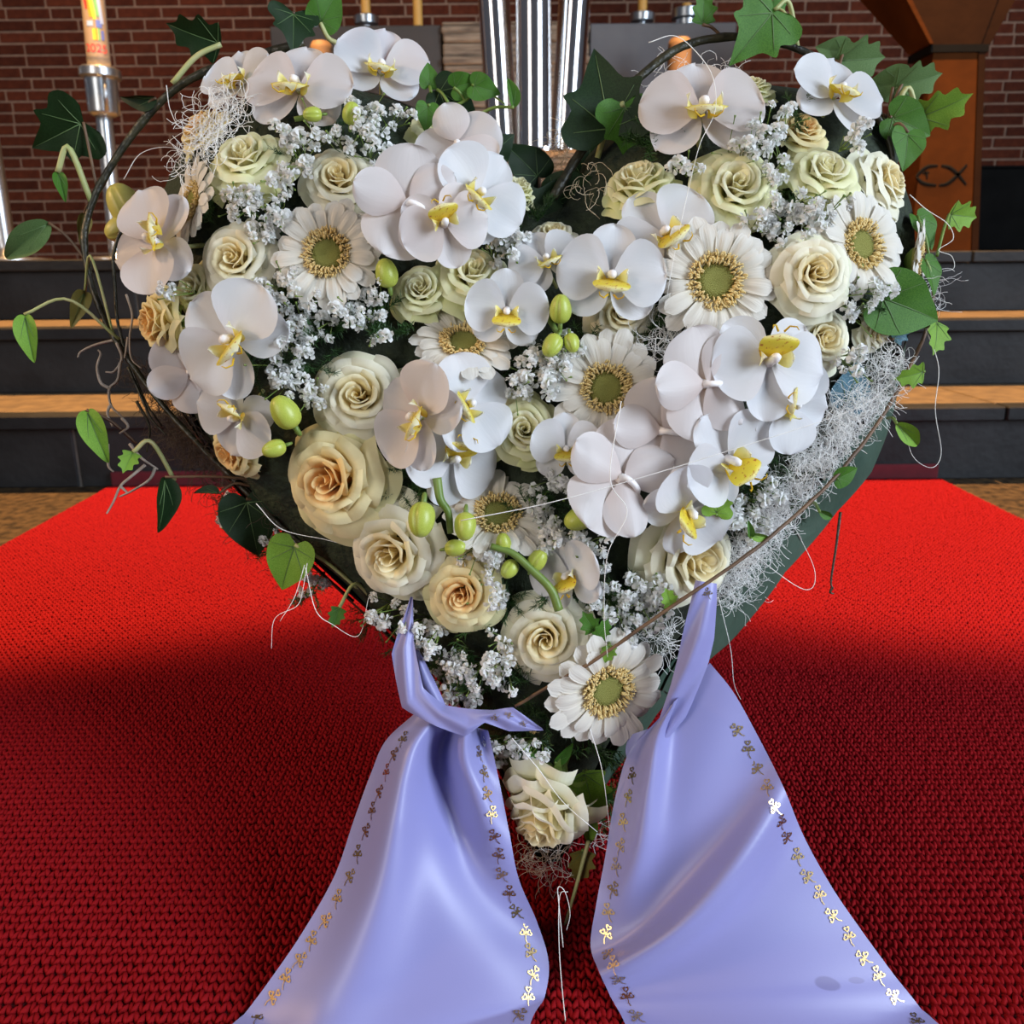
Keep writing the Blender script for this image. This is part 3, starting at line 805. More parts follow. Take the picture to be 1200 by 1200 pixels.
# ------------------------------------------------------------------ roses
rose(287, 186, 48, 'green', 'greenish rose by the sisal', 'pale greenish-cream rose below the fibre tuft on the candle-side lobe', -.05, .35, .004, 2)
rose(397, 209, 45, 'white', 'ivory rose above the gerbera', 'ivory rose directly above the gerbera of the candle-side lobe', 0, .15, .0, 0)
rose(276, 304, 46, 'white', 'white rose beside the gerbera', 'full white rose beside the gerbera, on the candle side of it', -.05, .0, .006, 0)
rose(184, 378, 42, 'cream', 'yellow outer-edge rose', 'golden cream rose at the outermost candle-side edge of the heart', -.35, -.05, .012, 1, 1.15)
rose(272, 530, 38, 'cream', 'half-hidden blush rose', 'blush rose half hidden under an orchid by the dark vine', -.25, -.15, .0, 1)
rose(421, 464, 54, 'white', 'ivory rose amid baby\'s breath', 'ivory rose between two orchids with baby\'s breath over it', -.02, .1, .004, 0)
rose(389, 563, 66, 'cream', 'big peach-hearted rose', 'biggest cream rose with a peach heart and wide outer petals', -.15, .10, .008, 2)
rose(461, 648, 62, 'white', 'wide white rose', 'wide open white rose just below the big peach-hearted rose', -.10, .0, .008, 0)
rose(542, 696, 46, 'cream', 'small yellow-rimmed rose', 'small rose with orange heart and greenish-yellow rim', 0, .05, .012, 2)
rose(640, 748, 52, 'white', 'cream rose by the lowest gerbera', 'cream rose touching the lowest gerbera above the ribbons', -.05, .05, .006, 0)
rose(637, 955, 58, 'white', 'lowest drooping rose', 'lowest rose of the heart, drooping between the two ribbons', .02, -.55, .022, 1, 1.45)
rose(812, 652, 66, 'white', 'rose above the lilac ribbon', 'large pale rose at the top of the ribbon strap by the sisal band', .15, .10, .006, 1, 1.15)
rose(614, 504, 46, 'green', 'greenish rose in the middle', 'greenish-white cupped rose in the very middle of the heart', .05, .1, .004, 1)
rose(748, 215, 47, 'green', 'side-facing rose at the cleft', 'pale rose seen from its side beside the cleft of the heart', -.1, .75, -.002, 1, 1.2)
rose(863, 218, 52, 'green', 'round rose above the largest gerbera', 'round white-green rose directly above the largest gerbera', 0, .1, .006, 0)
rose(966, 202, 46, 'green', 'lime-tinted rose', 'lime-tinted rose with pointed petals under the hanging vine end', .05, .45, .004, 2)
rose(955, 321, 48, 'white', 'white rose by the lectern-side gerbera', 'bright white rose between the two gerberas of the lectern-side lobe', .05, .0, .024, 0)
rose(963, 397, 42, 'white', 'white rose by the blue foil', 'white rose tucked under another, next to the shiny blue scrap', .05, .1, .0, 1)
rose(727, 366, 42, 'white', 'rose under the orchid face', 'rose peeping out under the lip of a large orchid', 0, -.1, -.002, 0)
rose(553, 320, 44, 'green', 'lime rose under the orchid cluster', 'lime-cream rose just under the big orchid cluster', .1, .35, .0, 2)
rose(493, 340, 36, 'green', 'folded rose beside a bud', 'half-open rose with folded petals beside a single green bud', -.1, .3, .0, 1)
rose(606, 226, 27, 'green', 'slim rosebud in the cleft', 'slim closed greenish rosebud standing in the cleft of the heart', .1, .5, .0, 1, 1.7, ('in', 'mid'))
rose(520, 150, 38, 'green', 'pale rose behind the orchids', 'pale lime rose at the upper rim behind the orchid cluster', .1, .5, -.004, 2)
rose(880, 103, 30, 'green', 'tiny rose under the ivy leaf', 'tiny lime rose at the top rim beneath a big ivy leaf', 0, .4, .0, 1)
rose(940, 152, 34, 'cream', 'cream rose behind baby\'s breath', 'soft cream rose mostly hidden behind baby\'s breath, near the vine', .1, .3, -.004, 1)
rose(1038, 214, 46, 'white', 'rose behind the vine end', 'white rose behind the hanging vine end at the outer rim', .45, .2, -.004, 2)
rose(648, 275, 30, 'white', 'rose behind the cleft orchid', 'rose largely hidden by the small orchid at the cleft', 0, .3, -.006, 0)
rose(1028, 385, 32, 'white', 'rose under the big ivy leaf', 'pale rose covered by the big ivy leaf above the sisal', .3, -.1, -.006, 1)
rose(235, 150, 36, 'cream', 'shaded rose at the twig rim', 'shaded cream rose at the rim beneath the candle-side vine', -.3, .3, -.004, 1)

rose(228, 338, 34, 'green', 'olive rose behind the broad orchid', 'olive-tinted rose almost covered by orchids on the candle side', -.2, .1, -.004, 2)

# ------------------------------------------------------------------ gerberas
gerbera(384, 298, 68, 'candle-side gerbera', 'white gerbera with golden ring, the only full-faced one on the candle-side lobe', -.05, .0, .014)
gerbera(838, 330, 79, 'largest gerbera', 'largest white gerbera of the lectern-side lobe, face on', .0, -.05, .016)
gerbera(1007, 288, 70, 'rim gerbera', 'white gerbera at the lectern-side rim with a droplet on its disc', .25, .05, .006)
gerbera(710, 455, 72, 'central gerbera', 'white gerbera in the heart\'s middle beside the sisal-filled gap', .0, .05, .010)
gerbera(543, 403, 66, 'tilted gerbera', 'gerbera tilted upward, half covered by orchids and roses', .05, .75, .004)
gerbera(583, 604, 66, 'shaded gerbera', 'gerbera facing upward among buds, only its far petals showing', .05, .70, .002)
gerbera(710, 807, 77, 'lowest gerbera', 'lowest white gerbera, between the two ribbon knots', .05, -.05, .020)
gerbera(228, 238, 56, 'brownish side gerbera', 'shaded gerbera turned sideways on the candle-side rim', -.75, .1, .0)
gerbera(1072, 306, 52, 'outermost gerbera', 'gerbera turned outward behind the rim gerbera, lectern side', .95, -.1, -.004)

# ------------------------------------------------------------------ moth orchids
orchid(447, 84, 52, 'topmost orchid', 'topmost orchid with yellow lip, standing before the altar candles', -8, .1, .05, .012, 2)
orchid(350, 104, 60, 'blush top orchid', 'broad blush-white orchid at the top rim beside the topmost one', -5, -.05, .05, .014, 0, warm=True)
orchid(282, 98, 44, 'rim orchid by the fibre', 'small orchid at the rim above the fibre tuft, near the candle', 10, -.25, .15, .008, 2)
orchid(478, 238, 62, 'reversed orchid', 'orchid seen from behind, front of the big cluster', 75, -.25, .1, .040, 0, True, True)
orchid(536, 168, 50, 'upper reversed orchid', 'orchid seen from behind at the upper end of the cluster', 20, .1, -.1, .022, 1, True, True)
orchid(560, 228, 56, 'cluster side orchid', 'orchid of the big cluster turned toward the steel tubes', -40, .35, -.1, .034, 1)
orchid(520, 262, 50, 'lower cluster orchid', 'orchid under the reversed one, showing broad overlapping petals', 200, .2, -.25, .040, 0, warm=True)
orchid(594, 364, 46, 'small upright orchid', 'small upright orchid with bright yellow lip above the tilted gerbera', -2, .0, -.2, .022, 1)
orchid(640, 306, 42, 'cleft orchid', 'small orchid below the cleft next to a green bud', 25, -.1, .2, .018, 0)
orchid(716, 324, 60, 'full-faced orchid', 'full-faced orchid with yellow lip over a rose, near the buds', -6, .0, -.05, .026, 0)
orchid(778, 274, 58, 'orchid behind the largest gerbera', 'orchid wedged behind the largest gerbera, lip spotted orange', 38, -.05, .05, .010, 0)
orchid(822, 130, 68, 'wide blush orchid', 'wide blush orchid at the top of the lectern-side lobe', 0, .0, .10, .014, 0, warm=True)
orchid(978, 112, 54, 'orchid under the vine arch', 'white orchid at the top rim under the dark vine arch', -15, .15, .10, .006, 1)
orchid(184, 284, 60, 'sideways orchid', 'orchid facing sideways toward the candle with drooping petals', 100, -.15, .05, .020, 1, warm=True)
orchid(272, 398, 68, 'broad white orchid', 'broad pure white orchid leaning outward under the white rose', 48, -.15, -.05, .026, 0)
orchid(222, 436, 46, 'shaded orchid', 'mauve-shaded orchid seen from behind next to the vine', 120, -.3, -.1, .006, 0, True, True)
orchid(280, 488, 50, 'drooping orchid', 'drooping orchid beside the single large green bud', 150, -.25, -.25, .014, 1)
orchid(492, 488, 62, 'side-view orchid', 'orchid in side view with orange throat beside the ivory rose', 60, -.75, .0, .030, 1, warm=True)
orchid(548, 474, 56, 'orchid turned to the middle', 'orchid with blue-white petals turned to the middle rose', -62, .55, .1, .022, 1)
orchid(530, 538, 54, 'hanging white orchid', 'orchid hanging behind the side-view one, long white petals', 165, .45, -.1, .014, 0)
orchid(663, 526, 40, 'cupped orchid', 'cupped orchid like a little bowl with yellow inside', 0, .0, .05, .020, 2)
orchid(728, 560, 68, 'lower reversed orchid', 'large orchid seen from behind at the candle side of the blue-white one', 60, -.35, -.15, .034, 0, True, True)
orchid(775, 505, 58, 'middle reversed orchid', 'orchid seen from behind below the central gerbera', 85, -.3, .1, .026, 1, True, True)
orchid(826, 450, 64, 'blush reversed orchid', 'blush orchid seen from behind under the largest gerbera', 95, -.35, .1, .036, 0, True, True)
orchid(900, 424, 66, 'upside-down orchid', 'orchid hanging upside down with its yellow lip on top', 178, .15, .05, .032, 0)
orchid(925, 474, 54, 'orchid by the blue scrap', 'orchid with one long petal reaching toward the blue scrap', -100, .35, -.1, .020, 1)
orchid(852, 538, 60, 'blue-white orchid', 'blue-white orchid facing the sisal band', 40, .35, -.1, .026, 1)
orchid(806, 596, 58, 'orchid over the pale rose', 'orchid hanging just over the pale rose by the ribbon', -50, .3, -.35, .026, 1)
orchid(668, 672, 46, 'edge-on orchid', 'orchid seen edge on beside the curved bud stem', 20, -.75, -.1, .014, 2)

# ------------------------------------------------------------------ orchid buds
def bud_mesh(seed):
    v, f = [], []; n1, n2 = 12, 36
    for i in range(n1+1):
        s = i/n1; a = PI*s
        for k in range(n2):
            g_ = 2*PI*k/n2; rad = math.sin(a)**.85*(.82+.10*math.cos(a))*(1-.16*max(0, math.cos(3*g_+seed))**40)
            v.append((rad*math.cos(g_), rad*math.sin(g_)*.92, -math.cos(a)))
    for i in range(n1):
        for k in range(n2):
            k2 = (k+1) % n2; f.append((i*n2+k, i*n2+k2, (i+1)*n2+k2, (i+1)*n2+k))
    return mesh('bud_body', v, f, [M['bud']])
BUDS = [bud_mesh(0), bud_mesh(2.1)]
tb = MB(); tb.tube([(0, 0, -.9), (0, .05, -1.2), (.1, .35, -1.5), (.2, .9, -1.7), (.25, 1.5, -1.9)], [.22, .16, .13, .12, .13], 8)
BSTEM = mesh('bud_stalk', tb.v, tb.f, [M['stem_green']])
def bud(x, y, r, tipang, label, lift=.02, m_='bud', short=None):
    depth, nn = onto(x, y, lift)
    a = math.radians(tipang); fc = Vector((math.cos(a), math.sin(a), .35))
    s = r*depth/F
    mw = Matrix.Translation(W(x, y, depth)) @ (RC @ frame(fc, rr.uniform(0, 6))).to_4x4() @ Matrix.Scale(s, 4)
    e = tag(empty('orchid_bud', mw), label, 'flower bud', 'green orchid buds of the heart wreath')
    ob('bud_body', BUDS[rr.randrange(2)], e, None, M[m_])
    # stalk bends back into the arrangement
    q = mw.inverted(); p0 = Vector((0, 0, -.85)); end = q @ W(x-math.cos(a)*r*1.3, y+math.sin(a)*r*1.3, depth+.025)
    MB().tube(spline([p0, Vector((0, 0, -1.5)), end*.6+Vector((0, 0, -.5)), end], 8), [.2, .16, .14, .13, .13, .13, .13, .13], 7).build('bud_stalk', M['stem_green'], e, True)
bud(412, 133, 13, 80, 'plump green bud just below the topmost orchid')
bud(366, 134, 11, 190, 'small green bud under the blush top orchid')
bud(453, 320, 17, 100, 'single green bud between gerbera and folded rose')
bud(334, 483, 21, 120, 'largest yellow-green bud beside the drooping orchid')
bud(321, 526, 14, 200, 'glossy green bud above the big peach-hearted rose')
bud(494, 609, 21, 265, 'long green bud hanging in front of the wide white rose', .034)
bud(545, 617, 17, 268, 'green bud hanging next to the shaded gerbera\'s disc', .03)
bud(534, 642, 13, 10, 'small reddish-green bud lying under the hanging pair')
bud(590, 636, 12, 100, 'small bud at the top of the curved bud stem')
bud(597, 667, 12, 230, 'small round bud on the underside of the curved stem')
bud(630, 656, 14, 60, 'curled bud at the bend of the stem by the edge-on orchid')
bud(657, 362, 17, 90, 'upright green bud below the cleft orchid', .026)
bud(647, 405, 15, 240, 'lower bud of the pair above the central gerbera', .026)
bud(670, 402, 12, 280, 'darker bud beside the lower bud above the central gerbera', .024)
bud(678, 608, 18, 200, 'lone green bud under the lower reversed orchid', .022)
bud(147, 240, 25, 115, 'big yellowish bud at the outer rim above the sideways orchid', .004, 'bud_yellow')
bud(142, 268, 19, 215, 'half-open yellowish bud below the biggest rim bud', .002, 'bud_yellow')
# stalks that carry the buds
def stalk(pts, r, label, lift=.02):
    P3 = []
    for x, y in pts: P3.append(W(x, y, onto(x, y, lift)[0]))
    P3 = spline(P3, 24); o = P3[0].copy()
    m_ = MB().tube([p-o for p in P3], [r*(1-.3*i/23) for i in range(24)], 8).build('bud_stem', M['stem_green'], None, True, mw=Matrix.Translation(o))
    return tag(m_, label, 'stem', 'green orchid bud stems')
stalk([(655, 715), (645, 690), (620, 665), (600, 648), (575, 640)], .0030, 'curved green bud stem in front of the cream rose', .024)
stalk([(512, 560), (516, 585), (525, 600), (528, 625)], .0030, 'green stem carrying the hanging pair of buds', .022)
stalk([(632, 340), (640, 365), (650, 385), (660, 395)], .0024, 'green stem carrying the buds below the cleft orchid', .016)
stalk([(395, 120), (378, 122), (360, 136), (345, 140)], .0024, 'green stem below the blush top orchid', .014)

# ------------------------------------------------------------------ automatic but checkable labels from neighbours
used = set()
def near(x, y, k=6): return sorted(FLOWERS, key=lambda q: (q[0]-x)**2+(q[1]-y)**2)[:k]
def side(x, y, q):
    dx, dy = x-q[0], y-q[1]
    return ('above' if dy < 0 else 'below') if abs(dy) > abs(dx) else ('on the lectern side of' if dx > 0 else 'on the candle side of')
def auto(what, x, y):
    N_ = near(x, y)
    for i in range(5):
        for j in range(i+1, 6):
            s = '%s between the %s and the %s' % (what, N_[i][2], N_[j][2])
            if s not in used and len(s.split()) <= 16: used.add(s); return s
        s = '%s %s the %s' % (what, side(x, y, N_[i]), N_[i][2])
        if s not in used and len(s.split()) <= 16: used.add(s); return s
    raise ValueError(what)

# ------------------------------------------------------------------ baby's breath
def blossom_mesh(seed):
    r_ = random.Random(seed); v, f, uv = [], [], []
    for k in range(17):
        el = r_.uniform(-.1, 1.45) if k else 1.5; az = k*2.39996
        d = Vector((math.cos(el)*math.cos(az), math.cos(el)*math.sin(az), math.sin(el)))
        a = d.orthogonal().normalized(); b_ = d.cross(a); th = r_.uniform(0, 6); a, b_ = a*math.cos(th)+b_*math.sin(th), b_*math.cos(th)-a*math.sin(th)
        L = r_.uniform(.75, 1.05); w = r_.uniform(.25, .38); q = len(v)
        v += [d*.25, d*L*.75+a*w, d*L*.75-a*w, d*L+a*w*.7+b_*.22, d*L*1.02+b_*.30, d*L-a*w*.7+b_*.22]
        uv += [(0, 0), (0, .6), (1, .6), (0, 1), (.5, 1), (1, 1)]
        f += [(q, q+1, q+2), (q+1, q+3, q+4, q+5, q+2)]
    return mesh('blossom', v, f, [M['gyp']], False, uv)
BLOS = [blossom_mesh(s) for s in (1, 2, 3, 4)]
GYP = [(247,250),(262,240),(288,232),(330,205),(352,182),(308,258),(300,275),(372,152),(345,165),(403,165),(440,150),(432,172),(330,338),(312,358),(345,372),(386,372),
       (408,362),(432,385),(322,398),(318,430),(345,412),(332,446),(362,460),(352,392),(440,348),(583,268),(600,284),(582,290),(652,428),(622,440),(604,458),(632,410),(668,412),(640,446),
       (905,148),(888,168),(928,132),(876,182),(858,168),(806,192),(930,160),(1000,160),(914,240),(938,254),(908,270),(952,266),(888,262),(975,256),(902,206),(1015,344),
       (1030,330),(1018,372),(600,580),(622,602),(650,566),(672,576),(640,640),(655,628),(560,646),(576,660),(598,612),(534,772),(508,748),(556,790),(490,738),(584,792),(586,762),(530,800),
       (546,822),(700,690),(732,712),(716,702),(748,700),(690,660),(660,640),(872,590),(858,604),(882,612),(850,622),(895,575),(274,600),(320,632),(338,648),(366,684),
       (444,722),(594,876),(575,880),(740,296),(560,560),(400,440),(318,240),(460,130),(300,345),(365,345),(945,240),(925,180),(690,640),(740,735),(770,690),(212,340),(222,325),(335,145),(310,142),(425,130),(600,320),(990,240),(985,350),(575,700),(470,730),(505,790),(620,880),(1000,420),(910,500),(880,570),(760,720),(1004,196),(1000,222)]
for gi_, (x, y) in enumerate(GYP):
    depth, nn = onto(x, y, .015)
    c0 = W(x, y, depth); Rn = RC @ frame(nn, 0); heads = []
    for k in range(rr.choice((7, 8, 9))):
        rad = rr.uniform(3, 22)*PXM*.92; a = k*2.4+rr.uniform(-.5, .5)
        p = c0 + Rn @ Vector((rad*math.cos(a), rad*math.sin(a), rr.uniform(-.010, .010)))
        u_, v__ = px_of(p)
        if not any((u_-q[0])**2+(v__-q[1])**2 < (q[3]*.72)**2 for q in FLOWERS): heads.append((p, rr.uniform(5.6, 10.0)*PXM*.95))
    if len(heads) < 3: continue
    root = W(x+rr.uniform(-8, 8), y+rr.uniform(2, 14), depth+.045)
    e = empty('gypsophila_sprig', Matrix.Translation(root))
    tag(e, auto('baby\'s breath sprig', x, y), 'sprig', 'white baby\'s breath sprigs of the heart wreath')
    st = MB(); fork = c0 - (Rn @ Vector((0, 0, 1)))*.016
    st.tube([root-root, (fork-root)*.5+Vector((rr.uniform(-.003, .003), 0, 0)), fork-root], .0006, 4)
    for p, sz in heads:
        d = (p-fork).normalized(); mid = fork+(p-fork)*.5+Vector((rr.uniform(-.002, .002), 0, rr.uniform(-.002, .002)))
        st.tube([fork-root, mid-root, p-root], .00035, 3)
        fd = (d*.5 + Rn @ Vector((rr.uniform(-.4, .4), rr.uniform(-.4, .4), .9))).normalized()
        ob('blossom', BLOS[rr.randrange(4)], e, Matrix.Translation(p-root) @ fd.to_track_quat('Z', 'Y').to_matrix().to_4x4() @ Matrix.Scale(sz, 4))
    for k in range(2):      # closed buds on bare twigs
        rad = rr.uniform(8, 24)*PXM; a = rr.uniform(0, 6)
        p = c0 + Rn @ Vector((rad*math.cos(a), rad*math.sin(a), rr.uniform(-.004, .012))); st.tube([fork-root, (fork+p)*.5-root+Vector((0, 0, .001)), p-root, p-root+(p-fork).normalized()*.002], [.0003, .0003, .0004, .0009], 4)
    st.build('sprig_stem', M['stem_green'], e, True)

# ------------------------------------------------------------------ asparagus fern
def fern_mesh(seed):
    r_ = random.Random(seed); b = MB(); v, f = [], []
    for k in range(7):
        az = r_.uniform(0, 2*PI); el = r_.uniform(.15, 1.1)
        d = Vector((math.cos(az)*math.cos(el), math.sin(az)*math.cos(el), math.sin(el))); P_ = []
        for i in range(9): P_.append(d*(i/8*1.0)+Vector((0, 0, -.20*(i/8)**2)))
        b.tube(P_, .010, 3, False)
        for i in range(1, 9):
            for q in range(7):
                dd = (d*.6+Vector((r_.uniform(-1, 1), r_.uniform(-1, 1), r_.uniform(-.6, 1)))).normalized(); p = P_[i]; L = r_.uniform(.16, .34)
                s_ = dd.orthogonal().normalized()*.011; n0 = len(b.v)
                b.v += [p+s_, p-s_, p+dd*L*.6-s_*.9, p+dd*L, p+dd*L*.6+s_*.9]; b.f += [(n0, n0+1, n0+2, n0+3, n0+4)]
    return mesh('fern', b.v, b.f, [M['fern']], False)
FERN = [fern_mesh(s) for s in range(4)]
for x, y, r in [(420,165,36),(392,150,26),(330,350,36),(345,380,40),(392,392,44),(440,370,40),(460,392,34),(372,432,36),(320,425,34),(500,565,34),(478,556,28),(566,722,34),(598,700,30),(520,780,44),(556,770,44),(590,790,44),
                (560,820,36),(610,830,36),(692,872,40),(716,912,40),(700,940,36),(772,160,40),(760,172,34),(905,482,34),(898,530,40),(920,560,36),(938,588,30),(610,860,38),(640,840,36),(300,440,34),
                (470,575,30),(650,690,36),(690,700,40),(730,700,40),(620,600,36),(600,430,34),(640,425,34),(900,225,34),(920,262,34),(895,155,30),(930,140,30),(650,590,36),(565,648,30),(1010,350,30),(630,260,34),
                (330,640,34),(290,600,34),(370,690,32),(440,722,34),(480,745,36),(590,280,26),(250,245,26),(310,262,30),(345,190,30),(860,600,34),(880,575,34),(690,400,30),(800,380,30),(760,390,34),(620,920,36),(600,880,34)]:
    depth, nn = onto(x, y, -.004)
    mw = Matrix.Translation(W(x, y, depth)) @ (RC @ frame(nn, rr.uniform(0, 6))).to_4x4() @ Matrix.Scale(r*depth/F*1.05, 4)
    tag(ob('asparagus_fern', FERN[rr.randrange(4)], None, mw), auto('feathery dark green fern tuft', x, y), 'fern', 'feathery fern tufts of the heart wreath')

# ------------------------------------------------------------------ ivy
def leaf_mesh(kind):
    """lobed leaf in its own plane: foot at the origin, tip along +y, unit length"""
    if kind == 'ivy':    ctl = [(0, .10), (.22, -.12), (.50, -.06), (.56, .16), (.40, .34), (.46, .52), (.26, .58), (.13, .80), (0, 1.02)]
    elif kind == 'heart': ctl = [(0, .04), (.16, -.14), (.38, -.08), (.46, .16), (.42, .40), (.30, .62), (.14, .84), (.05, .95), (0, 1.0)]
    elif kind == 'slim':  ctl = [(0, 0), (.10, .02), (.19, .16), (.22, .36), (.19, .56), (.13, .74), (.07, .90), (.03, .97), (0, 1.0)]
    else:                 ctl = [(0, 0), (.18, .02), (.40, .10), (.30, .26), (.44, .46), (.26, .56), (.30, .78), (.12, .84), (0, 1.02)]
    half = [(p.x, p.y) for p in spline([(a, b, 0) for a, b in ctl], 25)]
    fold = {'ivy': .16, 'heart': .20, 'slim': .9, 'cut': .2}[kind]; curl = {'ivy': .16, 'heart': .22, 'slim': .35, 'cut': .2}[kind]
    def Z(x, y): return fold*abs(x) - curl*(y-.3)**2 + .03*math.sin(9*y+6*x)*abs(x)*2
    v, f = [], []; R_ = 6
    for sg in (1, -1):
        b0 = len(v)
        for x, y in half:
            for k in range(R_+1):
                t = k/R_; xx = sg*x*t; yy = y*t + (y*.985)*(1-t) if y > 0 else y*t
                v.append((xx, yy, Z(xx, yy)))
        for i in range(24):
            for k in range(R_):
                q = b0+i*(R_+1)+k
                f.append((q, q+1, q+R_+2, q+R_+1) if sg > 0 else (q, q+R_+1, q+R_+2, q+1))
    me = mesh('leaf', v, f, [M['ivy_mid']])
    vb = MB(); tips = [(0, .93)] + ([(.42, .10), (-.42, .10), (.36, .46), (-.36, .46)] if kind in ('ivy', 'heart', 'cut') else [(.12, .5), (-.12, .5)])
    for tx, ty in tips:
        P_ = [Vector((tx*t, .06+(ty-.06)*t, Z(tx*t, .06+(ty-.06)*t)+.004)) for t in [i/6 for i in range(7)]]
        vb.tube(P_, [.010-.007*i/6 for i in range(7)], 4)
    return me, mesh('leaf_vein', vb.v, vb.f, [M['vein']])
LEAF = {k: leaf_mesh(k) for k in ('ivy', 'heart', 'slim', 'cut')}
def leaf(parent, o, x, y, L, ang, depth, kind, mt, tilt=(0, 0), foot=None):
    """x, y is the leaf's middle, ang the direction of its tip in the picture"""
    a = math.radians(ang)
    fx, fy = x-math.cos(a)*L/2, y+math.sin(a)*L/2
    fc = Vector((tilt[0], tilt[1], 1)); Rw = RC @ frame(fc, a-PI/2)
    k = max(.35, (frame(fc, a-PI/2) @ Vector((0, 1, 0))).xy.length)
    s = L*depth/F/k
    p = W(fx, fy, depth)
    l = ob('leaf', LEAF[kind][0], parent, Matrix.Translation(p-o) @ Rw.to_4x4() @ Matrix.Scale(s, 4), M[mt])
    vn = LEAF[kind][1]; ob('leaf_vein', vn, l)
    return p
def vine(name, label, path, r, mt, leaves, depth, petmat='stem_pale', cat='vine', taper=.5, ns=70, wob=.0004):
    """path: (x, y[, depth]); leaves: (x, y, L, ang, kind, material, tilt, depth offset, petiole start or None)"""
    P3 = [W(q[0], q[1], q[2] if len(q) > 2 else depth) for q in path]
    P3 = spline(P3, ns); o = P3[0].copy()
    e = tag(empty(name, Matrix.Translation(o)), label, cat, 'ivy vines around the heart wreath')
    P3 = [p+Vector((mnoise.noise(p*90), mnoise.noise(p*90+Vector((5, 0, 0))), mnoise.noise(p*90+Vector((0, 9, 0)))))*wob for p in P3]
    rs = [r*(1-taper*i/(ns-1))*(1+.18*max(0, math.sin(i*.9))**6) for i in range(ns)]
    MB().tube([p-o for p in P3], rs, 9).build('vine_stem', M[mt], e, True)
    for (x, y, L, ang, kind, lm, tilt, dd, st_) in leaves:
        foot = leaf(e, o, x, y, L, ang, depth+dd, kind, lm, tilt)
        if st_:
            sx, sy = st_[0], st_[1]; a = W(sx, sy, depth); mid = (a+foot)*.5 + RC @ Vector((0, 1, .3))*((a-foot).length*(st_[2] if len(st_) > 2 else .12))
            MB().tube([p-o for p in spline([a, mid, foot], 12)], [st_[3] if len(st_) > 3 else .0011]*12, 6).build('leaf_stalk', M[petmat if len(st_) > 3 or petmat != 'stem_pale' else 'stem_brown'], e, True)
    return e
vine('ivy_vine', 'dark woody ivy vine arching around the candle side of the heart',
     [(356,50),(300,66),(262,76),(215,98),(178,130),(148,168),(124,205),(108,238),(99,275),(102,310),(113,350),(128,385),(150,420),(180,462),(215,502),(255,543),(300,588),(345,630),(392,668),(435,702)],
     .0031, 'bark',
     [(66,160,72,208,'ivy','ivy_dark',(.2,-.75),-.01,(113,218,.05)), (72,218,34,285,'slim','ivy_mid',(.5,.1),-.008,(107,236,.9,.0022)), (28,284,74,218,'slim','ivy_grey',(.2,-.5),-.004,(100,304,.1)),
      (33,396,56,279,'slim','ivy_bright',(.35,0),-.02,(140,398,.3,.0012)), (113,511,66,291,'slim','ivy_bright',(.3,.1),-.02,(160,520,.1)), (152,541,24,250,'cut','ivy_bright',(.4,.5),-.02,(205,488+75,.5,.0016)),
      (191,592,66,266,'slim','ivy_dark',(1.2,0),-.02,(300,562,.02)), (92,362,44,250,'slim','ivy_olive',(.7,.3),.004,(135,400,.9,.001)), (160,118,46,188,'slim','ivy_dark',(0,-1.6),-.006,(168,138,.2)),
      (235,38,56,150,'cut','ivy_dark',(.2,-1.1),.0,(202,98,.1,.002)), (343,40,52,268,'ivy','ivy_dark',(.5,.2),-.014,(350,58,.3)), (386,8,44,60,'heart','ivy_mid',(.2,-.4),-.006,(394,50,-.2,.0018)), (97,268,36,262,'slim','ivy_olive',(.8,0),.012,(105,240,.1)),
      (334,667,62,248,'heart','ivy_bright',(-.15,-.2),-.02,(420,690,.06,.0013)), (296,620,72,282,'heart','ivy_dark',(.4,-.2),-.005,(300,588,.1)), (394,722,22,250,'cut','ivy_mid',(.3,.4),-.02,(435,700,.5,.0014)), (242,578,30,180,'slim','ivy_dark',(.2,.9),-.008,(295,570,.2))],
     .578)
vine('ivy_vine', 'dark ivy vine arching over the lectern side from the cleft',
     [(648,232,.560),(668,198),(692,160),(722,118),(757,84),(797,56),(845,44),(892,46),(936,58),(976,79),(1006,106),(1030,140),(1043,172),(1047,200),(1047,228)],
     .0036, 'bark',
     [(706,108,100,101,'ivy','ivy_dark',(-.1,-.1),-.012,(728,160,.1,.002)), (738,152,62,282,'ivy','ivy_mid',(.2,-.35),-.018,(700,185,.3,.0022)), (884,42,78,232,'ivy','ivy_mid',(.15,-.2),-.014,(935,57,.5,.0016)),
      (822,12,34,95,'cut','ivy_mid',(.2,-.4),-.005,(843,40,.1)), (1010,70,62,2,'cut','ivy_grey',(.1,-.75),.006,(985,88,.2)), (972,58,34,170,'heart','ivy_grey',(.1,-.6),.006,(982,84,.1)), (1037,100,44,190,'heart','ivy_grey',(-.2,-.6),.004,(1040,142,.1)),
      (1073,94,56,18,'cut','ivy_grey',(0,-.8),.004,(1040,142,.1)), (1094,124,48,38,'cut','ivy_bright',(-.4,-1.1),.004,(1042,144,.9,.0018)), (1070,147,56,338,'heart','ivy_mid',(0,-.3),-.004,(1042,144,.2)), (1061,178,46,262,'heart','ivy_mid',(.1,.1),-.008,(1042,150,.3)),
      (1021,156,52,236,'heart','ivy_dark',(0,0),.006,(1042,146,.1)), (1048,164,50,290,'ivy','ivy_dark',(.2,0),.008,(1042,146,.1)), (912,8,26,20,'cut','ivy_mid',(.2,-.4),.0,(935,55,.3,.001))],
     .566)
